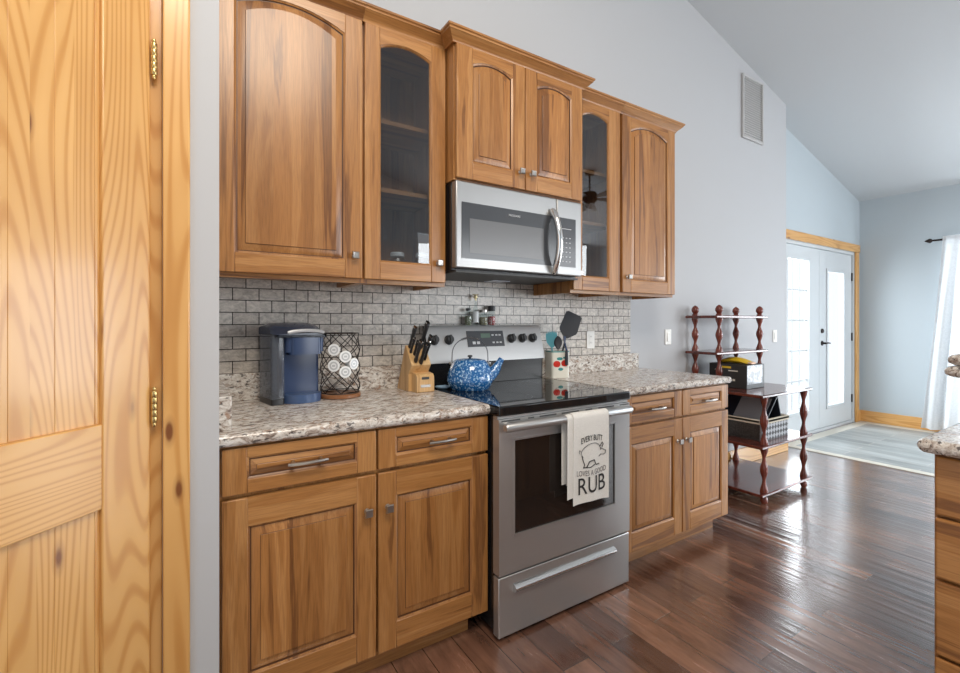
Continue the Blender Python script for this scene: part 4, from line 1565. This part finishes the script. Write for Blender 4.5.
b.loops([rbox_loop(-0.064, -0.0575, -0.06, 0.085, z, 0.002) for z in (0.03, 0.262)], 0, True, True)
b.build('tank_backing', 'navy', r)

# ------------------------------------------------------------------ pod carousel
KX, KY = -0.437, -0.142
r = thing('pod_carousel', (KX, KY, 0.9145), 'black wire pod carousel on a round wooden base beside the coffee maker', 'pod holder')
MB().lathe([(0, 0.0003), (0.084, 0.0005), (0.088, 0.004), (0.088, 0.014), (0.084, 0.018), (0, 0.018)], (KX, KY, 0.9145), 36).build('base', 'turntable', r)
b = MB()
RB, z0, z1 = 0.080, 0.937, 1.192
for z in (z0, z1):
    b.tube([(KX + RB * math.cos(2 * PI * k / 32), KY + RB * math.sin(2 * PI * k / 32), z) for k in range(33)], 0.0022, 6)
for s in (-1, 1):
    for q in range(7):
        a0 = 2 * PI * q / 7
        pts = []
        for k in range(25):
            tt = k / 24
            a = a0 + s * tt * PI * 1.05
            rad = RB + 0.004 * math.sin(tt * PI * 6)
            pts.append((KX + rad * math.cos(a), KY + rad * math.sin(a), z0 + (z1 - z0) * tt))
        b.tube(pts, 0.0019, 5)
for k in range(4):
    a = PI / 4 + PI / 2 * k
    b.tube([(KX + RB * math.cos(a), KY + RB * math.sin(a), z0), (KX + 0.03 * math.cos(a), KY + 0.03 * math.sin(a), 0.9322)], 0.002, 5)
b.build('wire_cage', 'iron', r)
POD_LABEL = ['uppermost white-lidded coffee pod in the wire carousel', 'white-lidded coffee pod just right of the uppermost one in the carousel', 'leftmost lower white-lidded coffee pod in the wire carousel', 'lowest white-lidded coffee pod in the wire carousel', 'rightmost white-lidded coffee pod in the wire carousel']
view = Vector((cam_o.location.x - KX, cam_o.location.y - KY, 0)).normalized()
side = Vector((-view.y, view.x, 0))
for i, (sx, z) in enumerate(((-0.026, 1.124), (0.022, 1.095), (-0.027, 1.057), (0.021, 1.030), (0.058, 1.062))):
    d_ = math.sqrt(max(0.0, 0.088 ** 2 - sx ** 2))
    nrm = (view * d_ + side * sx).normalized()
    c = Vector((KX, KY, z)) + nrm * 0.084
    p = thing('coffee_pod', tuple(c), POD_LABEL[i], 'coffee pod', 'coffee pods in the wire carousel', rz=math.atan2(nrm.y, nrm.x) + PI / 2, local=True)
    b = MB()
    b.lathe([(0.0, -0.036), (0.0155, -0.036), (0.0205, 0.0), (0.0250, 0.0), (0.0250, 0.002), (0.0, 0.002)], (0, 0, 0), 20, 'Y')
    b.build('cup', 'podwhite', p)
    b = MB()
    b.lathe([(0.0115, 0.0021), (0.0115, 0.0030), (0.0175, 0.0030), (0.0175, 0.0021)], (0, 0, 0), 20, 'Y', cap=False)
    b.box(-0.0065, 0.0065, -0.0030, -0.0021, -0.004, 0.004)
    b.build('lid_print', 'podfoil', p)

# ------------------------------------------------------------------ knife block and knives
BX0, BX1 = -0.128, -0.024
r = thing('knife_block', (-0.07, -0.13, 0.9145), 'light wood knife block full of black-handled knives, left of the range', 'knife block')
b = MB()
zb = 0.9147
b.prism([(-0.036, zb), (-0.172, zb), (-0.172, 0.998), (-0.207, 1.040), (-0.142, 1.130), (-0.132, 1.130)], BX0, BX1 - 0.004, 'X')
b.build('slotted_body', 'block', r, bevel=0.002)
b = MB()
b.prism([(-0.1725, zb), (-0.232, zb), (-0.232, 0.985), (-0.222, 0.998), (-0.1725, 1.004)], BX0 + 0.016, BX1, 'X')
fb_ = b.build('front_block', 'block', r, bevel=0.003)
MB().box(BX0 + 0.035, BX1 - 0.020, -0.2335, -0.2321, 0.938, 0.950).build('name_plate', 'nickel', fb_, smooth=False)
MB().box(BX0 + 0.040, BX1 - 0.026, -0.2330, -0.2321, 0.974, 0.986).build('recess', 'slot', fb_, bevel=0.004)
face = Vector((0, -0.065, -0.090)).normalized()
kd = Vector((0, -0.55, 0.835)).normalized()
KN = [
    # x, t along the face from the top, handle length, radius, label
    (-0.112, 0.014, 0.112, 0.0110, 'tall black knife handle at the back left corner of the block'),
    (-0.056, 0.016, 0.140, 0.0125, 'longest black knife handle standing at the middle top of the block'),
    (-0.115, 0.046, 0.080, 0.0080, 'short black knife handle in the left row behind the front knife'),
    (-0.100, 0.062, 0.074, 0.0080, 'small black knife handle second in the left row of the block'),
    (-0.082, 0.050, 0.070, 0.0080, 'small black knife handle in the centre of the block'),
    (-0.042, 0.062, 0.104, 0.0100, 'black knife handle at the right side of the block, nearest the range'),
    (-0.054, 0.092, 0.098, 0.0100, 'black knife handle below the rightmost one in the block'),
    (-0.104, 0.104, 0.112, 0.0110, 'lowest black knife handle at the front of the block'),
    (-0.080, 0.116, 0.110, 0.0110, 'black handle of kitchen shears at the front of the block'),
]
for (x, tt, ln, rad, lab) in KN:
    base = Vector((x, -0.142, 1.130)) + face * tt * 0.88
    k = thing('kitchen_knife', tuple(base), lab, 'knife', 'knives in the wooden block')
    b = MB()
    lp = []
    side_ = Vector((1, 0, 0))
    oth = kd.cross(side_)
    for q, wd in ((0.001, 0.85), (0.006, 1.0), (ln * 0.4, 0.82), (ln * 0.8, 1.05), (ln * 0.97, 1.1), (ln, 0.9)):
        c = base + kd * q
        lp.append([tuple(c + side_ * math.cos(2 * PI * i / 10) * rad * 0.72 * wd + oth * math.sin(2 * PI * i / 10) * rad * 1.25 * wd) for i in range(10)])
    b.loops(lp, 0, True, True)
    b.build('handle', 'blackmat', k)
    b = MB()
    lp = []
    for q in (ln + 0.0003, ln + 0.006):
        c = base + kd * q
        lp.append([tuple(c + side_ * math.cos(2 * PI * i / 10) * rad * 0.72 + oth * math.sin(2 * PI * i / 10) * rad * 1.25) for i in range(10)])
    b.loops(lp, 0, True, True)
    b.build('end_cap', 'chrome', k)
    b = MB()
    for q in (0.25, 0.5, 0.75):
        c = base + kd * (ln * q)
        b.lathe([(0, -rad * 0.75), (0.002, -rad * 0.74), (0.002, rad * 0.74), (0, rad * 0.75)], tuple(c), 8, 'X')
    b.build('rivets', 'chrome', k)
    b = MB()
    c0 = base - kd * 0.018
    b.loops([[tuple(p + side_ * a + oth * c_) for a, c_ in ((-0.0008, -rad * 0.9), (0.0008, -rad * 0.9), (0.0008, rad * 0.9), (-0.0008, rad * 0.9))] for p in (c0, base + kd * 0.0009)], 0, True, True)
    b.build('blade', 'chrome', k, smooth=False)

# ------------------------------------------------------------------ kettle
KTX, KTY = 0.165, -0.245
ZK = 0.9152
r = thing('kettle', (KTX, KTY, ZK), 'blue speckled enamel tea kettle with a wire bail handle on the back left burner', 'kettle')
b = MB()
b.lathe([(0, 0.0), (0.092, 0.0), (0.098, 0.006), (0.109, 0.030), (0.114, 0.042), (0.114, 0.047), (0.110, 0.070), (0.101, 0.100), (0.088, 0.125), (0.078, 0.136), (0.074, 0.142), (0.066, 0.142), (0.064, 0.137)], (KTX, KTY, ZK), 40)
b.build('body', 'kettle', r)
b = MB()
b.lathe([(0.0, 0.1375), (0.0635, 0.1375), (0.0635, 0.141), (0.05, 0.145), (0.030, 0.148), (0.0, 0.149)], (KTX, KTY, ZK), 32)
b.build('lid', 'kettle', r)
b = MB()
b.lathe([(0, 0.1492), (0.006, 0.1492), (0.006, 0.153), (0.013, 0.157), (0.011, 0.163), (0, 0.165)], (KTX, KTY, ZK), 14)
b.build('lid_knob', 'blackmat', r)
sd = Vector((0.95, -0.31, 0)).normalized()      # spout direction
cK = Vector((KTX, KTY, ZK))
b = MB()
b.tube([cK + sd * 0.095 + Vector((0, 0, 0.060)), cK + sd * 0.128 + Vector((0, 0, 0.088)), cK + sd * 0.146 + Vector((0, 0, 0.118)), cK + sd * 0.162 + Vector((0, 0, 0.143))], [0.036, 0.027, 0.018, 0.014], 14)
b.build('spout', 'kettle', r)
b = MB()
hs = Vector((0.84, -0.54, 0)).normalized()
pts = []
for k in range(21):
    a = PI * k / 20
    pts.append(cK + hs * (0.088 * math.cos(a)) + Vector((0, 0, 0.150 + 0.098 * math.sin(a) ** 0.75)))
pts = [cK + hs * 0.088 + Vector((0, 0, 0.122))] + pts + [cK - hs * 0.088 + Vector((0, 0, 0.122))]
b.tube(pts, 0.0026, 8)
b.build('bail_handle', 'darkwire', r)
b = MB()
pts = []
for k in range(101):
    tt = k / 100
    a = PI * (0.34 + 0.32 * tt)
    c = cK + hs * (0.088 * math.cos(a)) + Vector((0, 0, 0.150 + 0.098 * math.sin(a) ** 0.75))
    ph = tt * 2 * PI * 14
    rad_dir = (c - (cK + Vector((0, 0, 0.15)))).normalized()
    bi = hs.cross(Vector((0, 0, 1)))
    pts.append(c + rad_dir * 0.0055 * math.cos(ph) + bi * 0.0055 * math.sin(ph))
b.tube(pts, 0.0016, 5)
b.build('coil_grip', 'darkwire', r)
b = MB()
for s in (-1, 1):
    p = cK + hs * (0.092 * s) + Vector((0, 0, 0.124))
    b.lathe([(0, -0.006), (0.009, -0.005), (0.010, 0), (0.009, 0.005), (0, 0.006)], tuple(p), 12)
b.build('handle_ears', 'nickel', r)

b = MB()
b.lathe([(0, 0.0), (0.024, 0.0), (0.036, 0.008), (0.040, 0.012), (0.037, 0.013), (0.024, 0.004), (0, 0.003)], (0.050, -0.180, 0.9152), 24)
b.tube([(0.075, -0.155, 0.925), (0.085, -0.13, 0.923), (0.092, -0.118, 0.922)], [0.013, 0.010, 0.007], 8, flat=0.4)
tagit(b.build('spoon_rest', 'restblue', None, (0.050, -0.180, 0.9152)), 'small pale blue spoon rest on the cooktop between knife block and kettle', 'spoon rest')

# ------------------------------------------------------------------ spice jars on the range back
def spice(x, label, h_, rad, fill, capm, caph, capr):
    z = 1.2238
    y = -0.039
    r_ = thing('spice_jar', (x, y, z), label, 'jar', 'jars on the back of the range')
    b_ = MB()
    b_.lathe([(0, 0), (rad * 0.95, 0), (rad, 0.003), (rad, h_ * 0.78), (rad * 0.75, h_ * 0.93), (rad * 0.75, h_)], (x, y, z), 18, cap=False)
    b_.lathe([(0, 0), (rad * 0.95, 0)], (x, y, z), 18, cap=False)
    b_.build('glass', 'jarglass', r_)
    MB().lathe([(0, 0.0015), (rad * 0.9, 0.0015), (rad * 0.93, 0.004), (rad * 0.93, h_ * 0.62), (0, h_ * 0.64)], (x, y, z), 18).build('contents', fill, r_)
    MB().lathe([(0, h_), (capr, h_), (capr, h_ + caph * 0.9), (capr * 0.85, h_ + caph), (0, h_ + caph)], (x, y, z), 18).build('cap', capm, r_)


spice(0.278, 'leftmost glass jar of green herbs with a dark cap on the range back', 0.078, 0.019, 'herb', 'blackmat', 0.014, 0.014)
spice(0.378, 'glass jar of pale peppercorns with a silver cap, between the bottle and the red jar', 0.070, 0.021, 'spice', 'nickel', 0.016, 0.019)
spice(0.432, 'rightmost glass jar of red flakes with a tall black cap', 0.078, 0.021, 'redspice', 'blackmat', 0.030, 0.020)
x, y, z = 0.326, -0.038, 1.2238
r = thing('oil_bottle', (x, y, z), 'slim clear bottle with a white label and pale gold ornate stopper on the range back', 'bottle')
MB().lathe([(0, 0), (0.015, 0), (0.016, 0.003), (0.016, 0.085), (0.007, 0.105), (0.006, 0.135), (0, 0.135)], (x, y, z), 18).build('glass', 'jarglass', r)
MB().lathe([(0.0164, 0.015), (0.0168, 0.015), (0.0168, 0.075), (0.0164, 0.075)], (x, y, z), 18, cap=False).build('label_band', 'podwhite', r)
b = MB()
b.lathe([(0, 0.1352), (0.005, 0.1352), (0.005, 0.145), (0.012, 0.150), (0.012, 0.156), (0.005, 0.16), (0.004, 0.168), (0, 0.170)], (x, y, z), 14)
for s in (-1, 1):
    b.tube([(x, y, z + 0.160), (x + s * 0.012, y, z + 0.168), (x + s * 0.020, y, z + 0.163)], [0.003, 0.003, 0.002], 6)
b.build('stopper', 'gold', r)

# ------------------------------------------------------------------ utensil crock
UX, UY = 0.850, -0.112
ZC = 0.9145
r = thing('utensil_crock', (UX, UY, ZC), 'cream square utensil crock painted with red apples at the back of the right countertop', 'crock', rz=math.radians(-18), local=True)
b = MB()
hw = 0.056
outer = [rbox_loop(-hw, hw, -hw, hw, z, 0.014) for z in (0.0005, 0.004, 0.155, 0.158)]
inner = [rbox_loop(-hw + 0.006, hw - 0.006, -hw + 0.006, hw - 0.006, z, 0.010) for z in (0.158, 0.012)]
b.loops(outer + inner, 0, True, True)
b.build('pot', 'crock', r)
b = MB()
b.loops([rbox_loop(-hw - 0.0006, hw + 0.0006, -hw - 0.0006, hw + 0.0006, z, 0.014) for z in (0.150, 0.1565)], 0)
b.build('rim_line', 'tealdark', r)
for (x, z) in ((-0.026, 0.082), (0.024, 0.086)):
    b = MB()
    lp = []
    for q, dy in ((0.2, 0.0016), (0.75, 0.0014), (1.0, 0.0002)):
        lp.append([(x + 0.0215 * q * math.cos(a) * (1 + 0.05 * math.cos(2 * a)), -hw - dy, z + 0.021 * q * math.sin(a) * (1 - 0.12 * math.cos(a - PI / 2) ** 8)) for a in [2 * PI * k / 24 for k in range(24)]])
    b.loops(lp, 0, True, True)
    b.build('painted_apple', 'red', r)
for (x, z, sx, sz) in ((-0.008, 0.113, 0.019, 0.009), (-0.002, 0.052, 0.016, 0.009), (0.022, 0.118, 0.010, 0.006)):
    b = MB()
    b.loops([[(x + sx * q * math.cos(a), -hw - dy, z + sz * q * math.sin(a)) for a in [2 * PI * k / 14 for k in range(14)]] for q, dy in ((0.3, 0.0013), (1.0, 0.0002))], 0, True, True)
    b.build('painted_leaf', 'tealdark', r)


def stick(b, p0, p1, r0, r1, flat=0.6):
    b.tube([p0, (Vector(p0) * 0.5 + Vector(p1) * 0.5), p1], [r0, (r0 + r1) / 2, r1], 8, flat=flat)


def flat_blade(b, c, up, right, nrm, outline2, th):
    lp = []
    for s in (-0.5, 0.5):
        lp.append([tuple(Vector(c) + right * px + up * pz + nrm * (s * th)) for px, pz in outline2])
    b.loops(lp, 0, True, True)


vdir = Vector((cam_o.location.x - UX, cam_o.location.y - UY, 0)).normalized()
vr = Vector((-vdir.y, vdir.x, 0))     # to the right as seen by someone facing the crock
# black turner
b0 = Vector((UX + 0.015, UY + 0.010, ZC + 0.02))
tip = Vector((UX, UY, 0)) + vr * 0.052 + Vector((0, 0, 1.158))
k = thing('turner', tuple(b0), 'large charcoal silicone turner standing tallest in the crock', 'spatula', 'utensils in the crock')
b = MB(); stick(b, b0, tip, 0.007, 0.006); b.build('handle', 'silicone', k)
up = (Vector((0, 0, 1)) + vr * 0.36).normalized()
rt = (vr - up * vr.dot(up)).normalized()
b = MB()
flat_blade(b, tip - up * 0.012, up, rt, up.cross(rt), [(-0.010, 0.0), (0.012, 0.0), (0.052, 0.040), (0.055, 0.055), (0.050, 0.140), (0.040, 0.150), (-0.036, 0.158), (-0.048, 0.150), (-0.054, 0.052), (-0.048, 0.036)], 0.006)
b.build('blade', 'silicone', k, bevel=0.002)
# teal slotted spoon with teeth
b0 = Vector((UX - 0.02, UY + 0.015, ZC + 0.02))
tip = Vector((UX, UY, 0)) - vr * 0.030 + Vector((0, 0, 1.100))
k = thing('pasta_fork', tuple(b0), 'teal silicone pasta fork with toothed edge in the crock', 'spoon', 'utensils in the crock')
b = MB(); stick(b, b0, tip, 0.006, 0.006); b.build('handle', 'teal', k)
b = MB()
up = (Vector((0, 0, 1)) - vr * 0.05).normalized()
rt = (vr - up * vr.dot(up)).normalized()
flat_blade(b, tip - up * 0.01, up, rt, up.cross(rt), [(-0.008, 0), (0.010, 0), (0.030, 0.030), (0.034, 0.060), (0.033, 0.082), (0.027, 0.096), (0.024, 0.082), (0.016, 0.100), (0.012, 0.085), (0.004, 0.102), (0.0, 0.086), (-0.009, 0.101), (-0.012, 0.085), (-0.020, 0.098), (-0.023, 0.082), (-0.031, 0.090), (-0.034, 0.060), (-0.029, 0.030)], 0.010)
b.build('head', 'teal', k, bevel=0.002)
# dark spoon and grey ladle
b0 = Vector((UX + 0.0, UY - 0.012, ZC + 0.02))
tip = Vector((UX, UY, 0)) + vr * 0.006 + vdir * 0.02 + Vector((0, 0, 1.085))
k = thing('serving_spoon', tuple(b0), 'grey serving spoon with oval bowl in the front of the crock', 'spoon', 'utensils in the crock')
b = MB(); stick(b, b0, tip, 0.005, 0.005); b.build('handle', 'nickel', k)
b = MB()
lp = []
for i in range(9):
    tt = i / 8
    wd = 0.024 * math.sin(PI * min(0.98, max(0.04, tt))) ** 0.6
    c = tip + Vector((0, 0, 0.078 * tt - 0.004))
    lp.append([tuple(c + vr * wd * math.cos(2 * PI * q / 12) + vdir * (0.006 * math.sin(2 * PI * q / 12) - 0.008 * math.sin(PI * tt))) for q in range(12)])
b.loops(lp, 0, True, True)
b.build('bowl', 'silicone', k)
# dark tongs hooked over the rim, handle hanging down the front
fr_ = Vector((math.sin(math.radians(-18)), -math.cos(math.radians(-18)), 0))
rt_ = Vector((-fr_.y, fr_.x, 0))
b0 = Vector((UX, UY, 0)) + fr_ * 0.068 + rt_ * 0.030
k = thing('hanging_tongs', tuple(b0 + Vector((0, 0, 0.99))), 'dark tongs hooked over the rim, hanging down the front of the crock', 'tongs', 'utensils in the crock')
b = MB()
b.tube([b0 + Vector((0, 0, 0.990)), b0 + Vector((0, 0, 1.03)), b0 + Vector((0, 0, 1.075))], [0.009, 0.0105, 0.008], 8)
b.build('handle', 'silicone', k)
b = MB()
b.tube([b0 + Vector((0, 0, 1.076)), b0 + Vector((0, 0, 1.095)) - fr_ * 0.012, b0 + Vector((0, 0, 1.12)) - fr_ * 0.030 + rt_ * 0.002, b0 + Vector((0, 0, 1.155)) - fr_ * 0.040 + rt_ * 0.004], [0.006, 0.005, 0.006, 0.009], 8)
b.build('hook', 'navy', k)

# ------------------------------------------------------------------ jars inside the left glass cabinet
def lidded(x, y, z, label, fill):
    r_ = thing('glass_jar', (x, y, z), label, 'jar', 'jars in the glass cabinet')
    MB().lathe([(0, 0), (0.036, 0), (0.039, 0.004), (0.039, 0.078), (0.030, 0.092), (0.030, 0.1)], (x, y, z), 24, cap=False).build('glass', 'jarglass', r_)
    if fill:
        MB().lathe([(0, 0.002), (0.0365, 0.002), (0.0365, 0.066), (0, 0.070)], (x, y, z), 24).build('contents', fill, r_)
    MB().lathe([(0, 0.1), (0.032, 0.1), (0.032, 0.113), (0.028, 0.118), (0, 0.118)], (x, y, z), 24).build('lid', 'podwhite', r_)


zj = ZU0 + 0.038 + 0.0004
lidded(-0.195, -0.20, zj, 'empty clear glass jar with a white lid inside the left glass-door cabinet', None)
lidded(-0.085, -0.235, zj, 'glass jar of cream-coloured contents inside the left glass-door cabinet', 'milk')

# ------------------------------------------------------------------ ceiling fan over the living area (seen mirrored in the right glass door)
FX, FY = 3.80, -3.15
zc_ = ceil_z(FX)
r = thing('ceiling_fan', (FX, FY, zc_ - 0.5), 'dark bronze ceiling fan, mirrored in the right glass cabinet door', 'ceiling fan')
MB().lathe([(0, 0), (0.07, 0.0), (0.06, -0.05), (0.012, -0.06), (0.012, -0.28), (0.09, -0.30), (0.11, -0.34), (0.10, -0.42), (0.05, -0.46), (0, -0.47)], (FX, FY, zc_ - 0.002), 24).build('motor', 'iron', r)
for k in range(5):
    a = 2 * PI * k / 5 + 0.3
    d_ = Vector((math.cos(a), math.sin(a), 0))
    s_ = Vector((-d_.y, d_.x, 0.12))
    c0 = Vector((FX, FY, zc_ - 0.385))
    b = MB()
    b.loops([[tuple(c0 + d_ * q + s_ * wd + Vector((0, 0, hh))) for wd, hh in ((-w2, 0.0), (w2, 0.0), (w2, 0.008), (-w2, 0.008))] for q, w2 in ((0.112, 0.02), (0.20, 0.05), (0.28, 0.065), (0.62, 0.075), (0.66, 0.05))], 0, True, True)
    b.build('blade', 'fan', r)
for k in range(3):
    a = 2 * PI * k / 3
    p = (FX + 0.09 * math.cos(a), FY + 0.09 * math.sin(a), zc_ - 0.54)
    MB().lathe([(0, 0.07), (0.02, 0.07), (0.045, 0.0), (0.04, -0.02), (0, -0.03)], p, 14).build('lamp_shade', 'plate', r)
